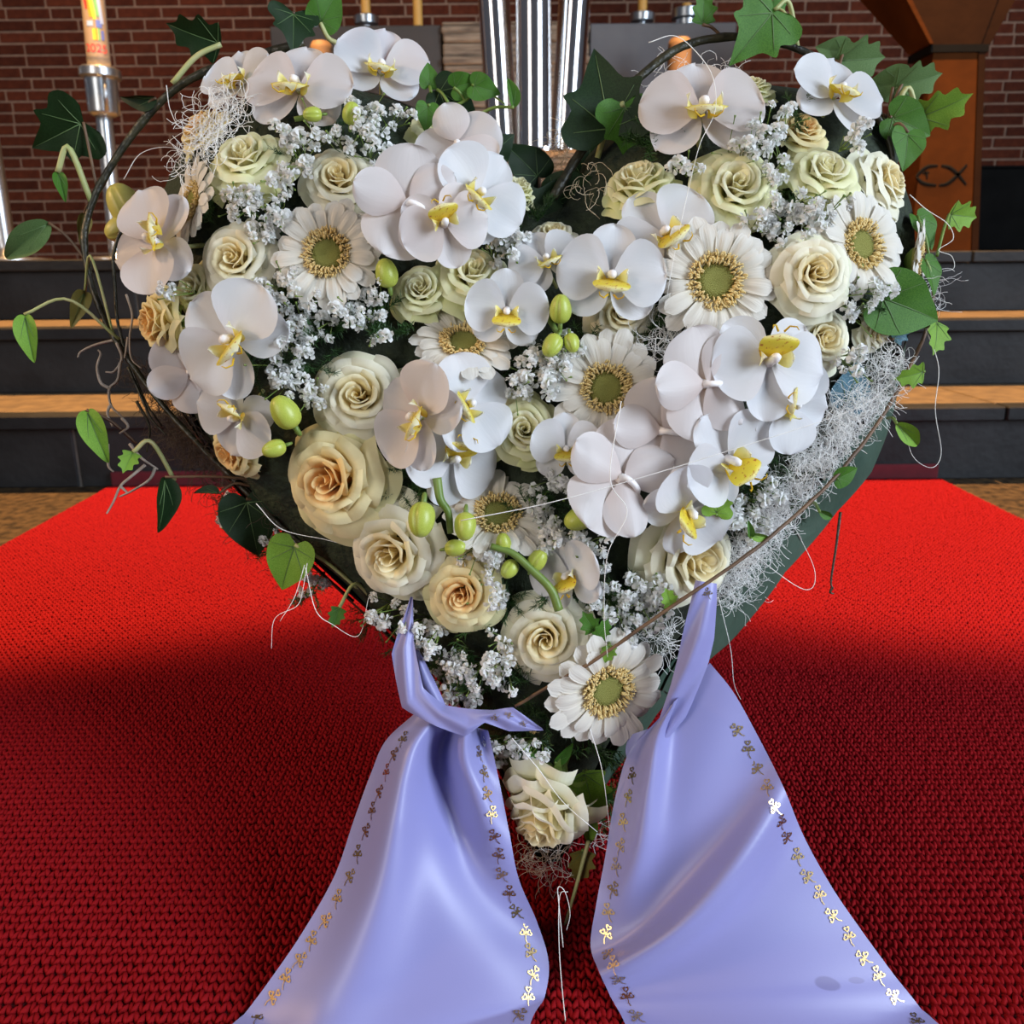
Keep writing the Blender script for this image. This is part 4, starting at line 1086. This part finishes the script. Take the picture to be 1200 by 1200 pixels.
vine('ivy_vine', 'thin reddish-green ivy runner slanting over the sisal band and pale rose',
     [(1096,330,.575),(1086,385,.568),(1060,442,.552),(1030,494,.540),(985,552,.525),(930,606,.512),(868,656,.500),(800,702,.494),(740,744,.496),(690,778,.500),(640,806,.506),(604,828,.515)],
     .0013, 'stem_brown',
     [(1070,362,84,340,'heart','ivy_mid',(.05,-.25),-.03,(1030,372,.1)), (1093,396,40,255,'cut','ivy_bright',(.4,.2),-.006,(1084,385,.1)), (1066,440,36,195,'cut','ivy_bright',(.2,-.5),-.02,(1058,446,.1)), (1068,512,46,318,'slim','ivy_bright',(.1,-.4),-.02,(1040,490,.1)),
      (1132,254,40,352,'cut','ivy_bright',(.2,-.5),.02,(1098,300,.1)), (1086,272,44,300,'heart','ivy_mid',(.4,.2),.006,(1092,322,.1)), (1092,325,44,290,'heart','ivy_mid',(.6,.2),-.004,(1094,335,.1)),
      (995,556,30,20,'heart','ivy_mid',(.3,-.4),-.035,(985,552,.1)), (892,630,26,340,'slim','ivy_bright',(.1,-.5),-.056,(880,645,.1)), (878,620,20,100,'slim','ivy_mid',(.1,-.2),-.056,(880,645,.1)), (783,700,24,110,'cut','ivy_bright',(.1,-.2),-.062,(790,706,.1)), 
      (690,728,28,120,'cut','ivy_mid',(.1,-.3),-.058,(712,756,.1)), (706,736,26,60,'cut','ivy_mid',(.2,-.3),-.058,(712,756,.1)), (713,768,24,265,'cut','ivy_bright',(.2,-.3),-.058,(712,756,.1)), (842,586,34,80,'ivy','ivy_bright',(.1,-.2),-.058,(850,640,.05)),
      (970,605,22,330,'slim','ivy_mid',(.2,-.4),-.05,(945,595,.1))],
     .560, 'stem_green', taper=.2)
vine('ivy_sprig', 'short ivy sprig trailing from the heart toward the steel tubes',
     [(520,128),(545,118),(562,104),(578,112),(592,122)], .0012, 'stem_green',
     [(548,98,34,15,'heart','ivy_mid',(.1,-.6),-.004,(545,118,.1)), (570,104,34,345,'heart','ivy_mid',(.1,-.3),-.006,(562,104,.1)), (599,108,36,100,'slim','ivy_mid',(.4,0),-.006,(555,138,.1)), (502,88,26,95,'heart','ivy_mid',(.3,-.2),.004,(505,108,.1)),
      (535,118,52,330,'heart','ivy_dark',(.2,-.3),.004,(525,120,.1)), (585,172,44,40,'heart','ivy_dark',(.2,-.5),.004,(565,170,.1)), (500,138,30,265,'heart','ivy_mid',(.2,-.1),-.006,(512,128,.1))], .548, 'stem_green', ns=24)
vine('ivy_sprig', 'dark ivy leaves filling the cleft of the heart behind the slim rosebud',
     [(620,262),(640,240),(664,222),(684,206)], .0018, 'bark',
     [(640,236,62,60,'ivy','ivy_dark',(.1,-.3),.0,(630,250,.1)), (678,226,64,20,'heart','ivy_dark',(-.1,-.2),.0,(650,236,.1)), (612,192,52,140,'heart','ivy_dark',(.3,-.2),.004,(632,236,.1)), (690,190,56,80,'heart','ivy_dark',(.1,.1),.008,(676,214,.1)), (600,250,44,200,'heart','ivy_dark',(.1,0),.006,(622,258,.1))], .572, ns=20)
vine('leaf_sprig', 'bright green cut leaves beside the lowest drooping rose',
     [(688,902),(692,930),(694,958),(690,985),(682,1010)], .0014, 'stem_green',
     [(692,934,62,285,'cut','ivy_bright',(.1,0),-.012,(688,905,.1)), (690,972,44,280,'slim','ivy_bright',(.3,0),-.012,(694,958,.1)), (709,932,30,10,'cut','ivy_mid',(.2,-.2),-.008,(692,930,.1)), (680,1016,40,262,'cut','ivy_olive',(.2,0),-.008,(684,1000,.1)), (626,884,34,130,'slim','ivy_mid',(.2,0),-.02,(650,900,.1)), (662,884,30,40,'slim','ivy_mid',(.2,0),-.02,(650,900,.1))], .556, 'stem_green', ns=20)
# shiny blue scrap near the sisal (a folded foil leaf)
M['foil'] = mat('foil', (.12, .30, .42), (.35, .55, .66), 30, .18, .5, bump=.5)
vine('foil_leaf_sprig', 'shiny pale blue folded scrap beside the white rose above the sisal',
     [(985,475),(1000,450),(1015,430)], .001, 'stem_green', [(1000,448,56,70,'heart','foil',(.2,-.1),-.004,(985,475,.1)), (1058,388,30,40,'cut','foil',(.3,-.1),-.01,(1040,400,.1))], .552, ns=10)
# pale aerial roots hanging from the candle-side vine
def strands(name, paths, r, mt, label, cat, depth, group=None):
    o = W(paths[0][0][0], paths[0][0][1], depth); b = MB()
    for p in paths:
        P3 = spline([W(q[0], q[1], depth+(q[2] if len(q) > 2 else 0)) for q in p], 6+6*len(p))
        b.tube([q-o for q in P3], [r*(1-.5*i/(len(P3)-1)) for i in range(len(P3))], 5)
    return tag(b.build(name, M[mt], None, True, mw=Matrix.Translation(o)), label, cat, group)
strands('aerial_root', [[(136,398),(112,404),(95,412),(91,419)]], .0011, 'root', 'short pale rootlet reaching toward the upper step by the vine', 'root', .578)
strands('aerial_root', [[(137,402),(143,420),(134,435),(124,436)], [(141,425),(138,445),(128,456),(130,475),(140,486),(143,490)], [(128,455),(118,448),(114,430),(118,415),(115,410)], [(129,475),(126,485),(132,500)]], .0013, 'root', 'forked pale rootlets twisting below the vine\'s lowest bend', 'root', .574)
strands('aerial_root', [[(143,490),(150,500),(140,508)], [(152,520),(165,536),(185,550)], [(170,545),(152,560),(141,570),(133,588),(125,602)], [(182,548),(175,562),(155,575),(140,582)], [(126,520),(127,545),(133,553)], [(141,570),(150,578)]], .0013, 'root', 'branching pale rootlets hanging down to the carpet\'s far edge', 'root', .568)
strands('aerial_root', [[(148,345),(155,370),(152,395),(154,420),(166,432)], [(150,395),(146,420)]], .0009, 'root', 'upright pale rootlet in front of the yellow outer-edge rose', 'root', .560)
strands('bare_twig', [[(150,250),(140,275),(133,300),(135,340),(138,378),(150,420),(170,470),(190,500)]], .0016, 'bark', 'thin dark twig running beside the candle-side vine', 'twig', .590)
strands('bare_twig', [[(160,470),(175,500),(172,530)], [(150,430),(170,475),(178,492),(195,510)]], .0012, 'bark', 'thin dark side twig crossing the orange step edge', 'twig', .585)
strands('bare_twig', [[(985,600),(980,640),(974,680),(976,690)], [(976,688),(973,694),(977,696)]], .0011, 'bark', 'dark wire twig hanging from the leaf-clad edge over the carpet', 'twig', .560)
strands('cut_stem', [[(690,985),(675,1040),(662,1085),(655,1108)]], .0017, 'stem_pale', 'pale cut stem end hanging between the two ribbons', 'stem', .545)

# ------------------------------------------------------------------ fibres
def tuft(label, spots, mt, seed, name='sisal_tuft', r=.00021, cnt=1.5):
    """spots: (x, y, radius px, strands, lift)"""
    r_ = random.Random(seed); b = MB()
    o = W(spots[0][0], spots[0][1], onto(spots[0][0], spots[0][1])[0])
    for (x, y, R_, k, lift) in spots:
        for i in range(int(k*cnt)):
            a, q = r_.uniform(0, 6.28), R_*math.sqrt(r_.random()); px_, py_ = x+q*math.cos(a), y+q*math.sin(a)
            depth, nn = onto(px_, py_, lift+r_.uniform(-.008, .012))
            h_ = r_.uniform(0, 6.28); P_ = []; cur = r_.uniform(-.5, .5); dz = r_.uniform(-.0008, .0008)
            for s in range(10):
                P_.append(W(px_, py_, depth)-o); st_ = r_.uniform(2.6, 4.8); px_ += st_*math.cos(h_); py_ += st_*math.sin(h_); h_ += cur+r_.uniform(-.45, .45); depth += dz+r_.uniform(-.0012, .0012)
            b.tube(P_, r, 3, False)
    return tag(b.build(name, M[mt], None, True, mw=Matrix.Translation(o)), label, 'fibre', None, 'stuff')
tuft('white sisal fibre band along the lectern-side edge of the heart',
     [(1042,430,20,80,.004),(1016,468,22,120,.004),(988,500,22,150,.005),(958,538,22,160,.006),(928,576,22,160,.006),(900,612,22,160,.006),(878,648,22,140,.005),(864,680,18,90,.004),(852,700,14,50,.004)], 'sisal', 5)
tuft('pale sisal fibre tuft above the greenish rose near the candle', [(250,142,26,60,.010),(238,165,22,40,.008),(268,125,20,30,.01),(215,190,16,18,.004)], 'sisal', 6)
tuft('sisal fibre wisps standing on the top rim under the vine arch', [(815,88,20,14,.0),(845,84,18,12,.0),(780,92,16,10,.0)], 'sisal', 7)
tuft('sisal fibre wisps hanging off the outer rim below the big gerbera', [(1090,335,12,18,.002),(1086,355,10,16,.002)], 'sisal', 8)
tuft('tan fibre wisps in the cleft beside the steel tubes', [(660,170,16,20,.0),(650,195,16,24,.0),(690,215,18,12,.006)], 'fibre_tan', 9, 'fibre_tuft')
tuft('sisal fibre filling the dark gap beside the central gerbera', [(785,375,18,26,.0),(775,400,16,26,.002),(790,395,14,20,.0)], 'sisal', 10)
tuft('brown moss fibre under the heart\'s candle-side edge by the vine', [(210,505,20,120,-.010),(232,532,22,120,-.010),(190,472,14,70,-.010),(165,440,12,40,-.012),(262,565,20,80,-.008),(300,610,22,70,-.008),(345,655,18,50,-.006)], 'fibre_dark', 11, 'moss_fibre')
tuft('sisal fibre wisps beneath the lowest drooping rose', [(625,1005,18,26,.01),(645,1012,18,26,.01),(700,990,14,20,.004)], 'sisal', 12)
tuft('thin sisal strands trailing beside the ribbon strap', [(765,755,20,24,.008),(790,745,16,20,.008)], 'sisal', 13)
HAIRS = [([(760,50),(790,42),(815,60),(835,90),(838,130),(820,170),(805,230),(790,300),(782,345)], .500, 'long fibre looping down from the vine arch across the largest gerbera'),
 ([(1066,228),(1085,245),(1110,262),(1117,280),(1100,293),(1115,300),(1118,314),(1105,318)], .556, 'fibre curling out beyond the outermost gerbera'),
 ([(728,470),(715,560),(735,600),(712,650),(708,720),(712,770)], .470, 'fibre hanging over the lone bud toward the lowest gerbera'),
 ([(1085,385),(1100,430),(1096,480),(1103,530),(1092,548),(1070,535),(1060,500)], .550, 'fibre loop hanging off the rim in front of the lowest step'),
 ([(660,1110),(655,1060),(654,1040),(662,1045),(668,1070),(664,1090)], .500, 'looped fibre between the two ribbons'), ([(663,1200),(658,1150),(655,1100),(656,1050),(666,1045)], .475, 'long fibre running down the carpet between the ribbons'),
 ([(360,660),(355,690),(348,710),(322,725),(318,760)], .545, 'fibre dangling from the bright heart-shaped ivy leaf'), ([(357,662),(345,700),(328,728)], .545, 'short fibre dangling under the bright heart-shaped ivy leaf'),
 ([(358,665),(370,715),(390,732),(420,745),(432,700)], .540, 'fibre swinging from the bright ivy leaf to the ribbon strap'), ([(300,590),(330,620),(380,632),(395,636)], .535, 'white fibre under the big peach-hearted rose'),
 ([(195,100),(200,130),(215,150),(245,120),(280,85),(305,75)], .565, 'fibre looping over the rim orchid near the vine'), ([(145,210),(165,180),(200,173),(230,190),(215,225),(185,235)], .565, 'fibre loop in front of the steel candle stand'),
 ([(183,230),(172,258),(178,285),(180,310)], .535, 'fibre crossing the sideways orchid'), ([(600,865),(630,900),(660,940),(700,975)], .505, 'fibre crossing the lowest drooping rose'),
 ([(690,850),(705,900),(712,950),(716,990)], .515, 'fibre hanging under the lowest gerbera'), ([(842,700),(856,760),(860,800),(868,820)], .540, 'fibre hanging off the leaf-clad edge by the ribbon'),
 ([(870,640),(940,690),(955,670),(930,615)], .545, 'fibre curl under the sisal band'), ([(540,610),(640,590),(750,560),(880,520),(1000,480),(1045,450)], .470, 'very long straight fibre lying across the orchids')]
for pts_, dep, lab in HAIRS:
    strands('loose_fibre', [pts_], .00032, 'sisal', lab, 'fibre', dep, 'loose sisal fibres')

# ------------------------------------------------------------------ ribbons
def ribbon_mat(name, col, stains):
    m, nt, b, out = newmat(name)
    uv = nt.nodes.new('ShaderNodeUVMap')
    base = nt.nodes.new('ShaderNodeRGB'); base.outputs[0].default_value = (*col, 1); cur = base.outputs[0]
    for (u, v_, ru, rv, c) in stains:       # dirt marks that belong to the cloth
        mp = nt.nodes.new('ShaderNodeMapping'); mp.inputs['Location'].default_value = (-u/ru, -v_/rv, 0); mp.inputs['Scale'].default_value = (1/ru, 1/rv, 0)
        nt.links.new(uv.outputs[0], mp.inputs[0])
        ln = nt.nodes.new('ShaderNodeVectorMath'); ln.operation = 'LENGTH'; nt.links.new(mp.outputs[0], ln.inputs[0])
        r = ramp(nt, [(.8, (1, 1, 1)), (1.0, (0, 0, 0))]); nt.links.new(ln.outputs['Value'], r.inputs[0])
        mx = nt.nodes.new('ShaderNodeMix'); mx.data_type = 'RGBA'; mx.inputs['B'].default_value = (*c, 1)
        nt.links.new(r.outputs[0], mx.inputs['Factor']); nt.links.new(cur, mx.inputs['A']); cur = mx.outputs['Result']
    nt.links.new(cur, b.inputs['Base Color'])
    b.inputs['Roughness'].default_value = .42; b.inputs['Specular IOR Level'].default_value = .6
    b.inputs['Sheen Weight'].default_value = .15
    wv = nt.nodes.new('ShaderNodeTexNoise'); wv.inputs['Scale'].default_value = 220; nt.links.new(uv.outputs[0], wv.inputs['Vector'])
    bp = nt.nodes.new('ShaderNodeBump'); bp.inputs['Strength'].default_value = .04; bp.inputs['Distance'].default_value = .001
    nt.links.new(wv.outputs['Fac'], bp.inputs['Height']); nt.links.new(bp.outputs[0], b.inputs['Normal'])
    return m
RCOL = (.27, .27, .56)
M['ribbon'] = ribbon_mat('ribbon', RCOL, [])
M['ribbon_stained'] = ribbon_mat('ribbon_stained', RCOL, [(.755, .795, .045, .024, (.19, .18, .39)), (.86, .79, .030, .010, (.225, .215, .45))])
# clover sprig foil print: three little outlined hearts on a stalk
cb = MB()
def heart_ring(cx, cy, s, rot):
    P_ = []
    for k in range(17):
        t = 2*PI*k/16; x = 16*math.sin(t)**3/17; y = (13*math.cos(t)-5*math.cos(2*t)-2*math.cos(3*t)-math.cos(4*t))/17
        c_, s_ = math.cos(rot), math.sin(rot); P_.append((cx+s*(x*c_-y*s_), cy+s*(x*s_+y*c_)))
    b0 = len(cb.v)
    for k in range(16):
        x, y = P_[k]; cb.v.append((x, y, 0)); cb.v.append((cx+(x-cx)*.50, cy+(y-cy)*.50, 0))
    for k in range(16):
        a = b0+2*k; c_ = b0+2*((k+1) % 16); cb.f.append((a, c_, c_+1, a+1))
heart_ring(0, .62, .27, 0); heart_ring(-.30, .12, .27, .9); heart_ring(.30, .12, .27, -.9)
for (x0, y0), (x1, y1) in (((0, .34), (0, -.35)), ((-.12, .22), (0, -.05)), ((.12, .22), (0, -.05)), ((0, -.35), (.14, -.62))):
    d = Vector((x1-x0, y1-y0)).normalized()*.035; b0 = len(cb.v); cb.v += [(x0-d.y, y0+d.x, 0), (x0+d.y, y0-d.x, 0), (x1+d.y, y1-d.x, 0), (x1-d.y, y1+d.x, 0)]; cb.f.append((b0, b0+1, b0+2, b0+3))
CLOVER = mesh('clover_print', cb.v, cb.f, [M['gold']], False)
def poly(pts, n):
    """creased path: straight runs with slightly eased corners"""
    a, b = spline(pts, n), []; m = len(pts)-1
    for i in range(n):
        t = i/(n-1)*m; k = min(int(t), m-1); b.append((Vector(pts[k]).lerp(Vector(pts[k+1]), t-k))*.8 + a[i]*.2)
    return b
def loft(name, parent, o, A, B, fold, mt, nr=90, nc=44, prints=(), psize=.0080, pgap=.0115, p0=.02, p1=1.0, sharp=False):
    """A, B: edge paths (x, y, depth); fold(s, t) pushes the cloth toward the viewer in metres"""
    EA, EB = (spline(A, nr), spline(B, nr)) if not sharp else (poly(A, nr), poly(B, nr))
    ctr = [[None]*(nc+1) for _ in range(nr)]; v, uv, f = [], [], []
    for i in range(nr):
        for j in range(nc+1):
            t = j/nc; s = i/(nr-1); q = EA[i]*(1-t)+EB[i]*t
            p = W(q.x, q.y, q.z-fold(s, t))
            zc = carpet_z(p)
            if p.z < zc: p.z = zc
            ctr[i][j] = p; v.append(p-o); uv.append((t, s))
    for i in range(nr-1):
        for j in range(nc):
            q = i*(nc+1)+j; f.append((q, q+nc+1, q+nc+2, q+1))
    r_ = ob(name, mesh(name, v, f, [mt], True, uv), parent)
    for (tc, flip) in prints:
        acc = pgap*.5; prev = None; k = 0
        for i in range(1, nr-1):
            w_ = (ctr[i][nc]-ctr[i][0]).length
            t = tc*.0100/w_ if tc > 0 else 1+tc*.0100/w_
            jj = t*nc; j0 = max(0, min(nc-1, int(jj))); u = jj-j0
            p = ctr[i][j0]*(1-u)+ctr[i][j0+1]*u
            if prev is not None: acc += (p-prev).length
            prev = p
            if i/(nr-1) < p0 or i/(nr-1) > p1: continue
            if acc >= pgap:
                acc = 0; k += 1
                dn = (ctr[i+1][j0]-ctr[i-1][j0]).normalized(); cr_ = (ctr[i][j0+1]-ctr[i][j0]); cr_ = (cr_-dn*cr_.dot(dn)).normalized()
                nn = dn.cross(cr_)
                if nn.dot(CAM-p) < 0: nn = -nn
                yv = -dn*flip; xv = yv.cross(nn)
                a = (.35 if k % 2 else -.35); xv, yv = xv*math.cos(a)+yv*math.sin(a), yv*math.cos(a)-xv*math.sin(a)
                mw = Matrix.Translation(p-o+nn*.0006) @ Matrix((xv, yv, nn)).transposed().to_4x4() @ Matrix.Scale(psize, 4)
                ob('clover_print', CLOVER, r_, mw)
    return r_
def carpet_z(p): return .0118 if p.y > .14 else .0118
G = lambda c, w: (lambda q: math.exp(-((q-c)/w)**2))
# --- ribbon on the candle side
o1 = W(500, 840, .53)
rib1 = tag(empty('mourning_ribbon', Matrix.Translation(o1)), 'lilac satin ribbon with gold clover edging, twisted knot, on the candle side', 'ribbon', 'lilac mourning ribbons tied to the heart')
def fold1(s, t):
    k = max(0, 1-s*1.25)
    a = .020*math.exp(-((t-(.22+.10*s))/.15)**2)*(.25+.75*k)
    b_ = -.016*math.exp(-((t-(.38+.92*s))/(.13+.10*s))**2)*max(0, 1-abs(s-.35)/.5)
    c_ = .012*math.exp(-((t-(.72+.25*s))/.16)**2)*k
    d_ = .010*math.sin(PI*t)*min(1, s*3)
    e_ = .006*math.sin(t*19+1)*max(0, .22-s)/.22
    return 1.5*(a+b_+c_)+d_+1.4*e_
loft('ribbon_panel', rib1, o1, [(486,836,.540),(452,868,.532),(434,908,.526),(415,960,.518),(392,1026,.508),(356,1090,.497),(318,1146,.487),(276,1203,.474),(222,1280,.446),(150,1400,.40)],
     [(572,856,.535),(580,892,.530),(588,930,.524),(597,976,.517),(608,1030,.510),(630,1082,.503),(643,1128,.494),(638,1170,.484),(620,1225,.470),(590,1400,.40)], fold1, M['ribbon'], prints=((1, 1), (-1, 1)), p0=.10)
loft('knot_band', rib1, o1, [(481,699,.532),(459,766,.522),(471,829,.516),(511,851,.510),(545,863,.508),(568,847,.509),(597,857,.508),(637,856,.510)],
     [(484,700,.530),(485,752,.520),(496,806,.516),(521,826,.516),(552,831,.514),(578,832,.512),(601,829,.511),(635,853,.511)], lambda s, t: .004*math.sin(PI*t)*math.sin(PI*s)+.0012*math.sin(t*9+s*20), M['ribbon'], nr=85, nc=16, sharp=True, prints=((-.55, 1),), psize=.0045, pgap=.009, p0=.76, p1=.97)
loft('knot_fold', rib1, o1, [(484,752,.528),(492,800,.524),(508,826,.522)], [(487,754,.530),(508,795,.526),(523,828,.522)], lambda s, t: .003*math.sin(PI*t), M['ribbon'], nr=20, nc=10)
# --- ribbon on the lectern side
o2 = W(800, 830, .52)
rib2 = tag(empty('mourning_ribbon', Matrix.Translation(o2)), 'lilac satin ribbon with gold clover edging and a dark stain, lectern side', 'ribbon', 'lilac mourning ribbons tied to the heart')
def fold2(s, t):
    a = .024*math.exp(-((t-(.30-.30*s))/.10)**2)*max(0, 1-s*1.7)
    r_ = .34+.36*(1-t)                       # crest running from the outer edge down to the inner edge
    b_ = .019*math.exp(-((s-r_)/.055)**2)*(.5+.5*math.sin(PI*t))
    c_ = -.004*math.exp(-((s-r_+.14)/.09)**2)
    d_ = .010*math.sin(PI*t)*min(1, s*3)
    return a+b_+c_+d_
loft('ribbon_panel', rib2, o2, [(772,842,.516),(738,880,.524),(721,935,.518),(709,1005,.510),(699,1058,.503),(692,1106,.496),(700,1134,.490),(714,1165,.483),(732,1208,.471),(790,1400,.40)],
     [(832,777,.512),(860,812,.512),(890,866,.510),(918,922,.507),(942,980,.503),(974,1038,.498),(1008,1088,.490),(1046,1140,.483),(1096,1206,.470),(1225,1400,.40)], fold2, M['ribbon_stained'], prints=((1, 1), (-1, 1)), p0=.19)
loft('strap', rib2, o2, [(815,680,.500),(809,706,.498),(801,738,.498),(793,776,.499),(785,806,.502),(774,838,.507),(759,886,.512)],
     [(840,684,.502),(840,706,.500),(837,748,.500),(830,778,.502),(820,803,.504),(804,840,.508),(764,888,.513)], lambda s, t: .006*math.sin(PI*t)*(1-.6*s)+.0015*math.sin(t*8+s*9), M['ribbon'], nr=50, nc=16, sharp=True, prints=((-.6, 1),), psize=.0055, pgap=.011, p0=.0, p1=.16)
loft('strap_underside', rib2, o2, [(736,862,.528),(733,880,.527),(736,893,.526)], [(772,850,.522),(764,876,.521),(755,893,.521)], lambda s, t: .002*math.sin(PI*t), M['ribbon'], nr=16, nc=10, prints=((-.45, 1),), psize=.0055, pgap=.008)
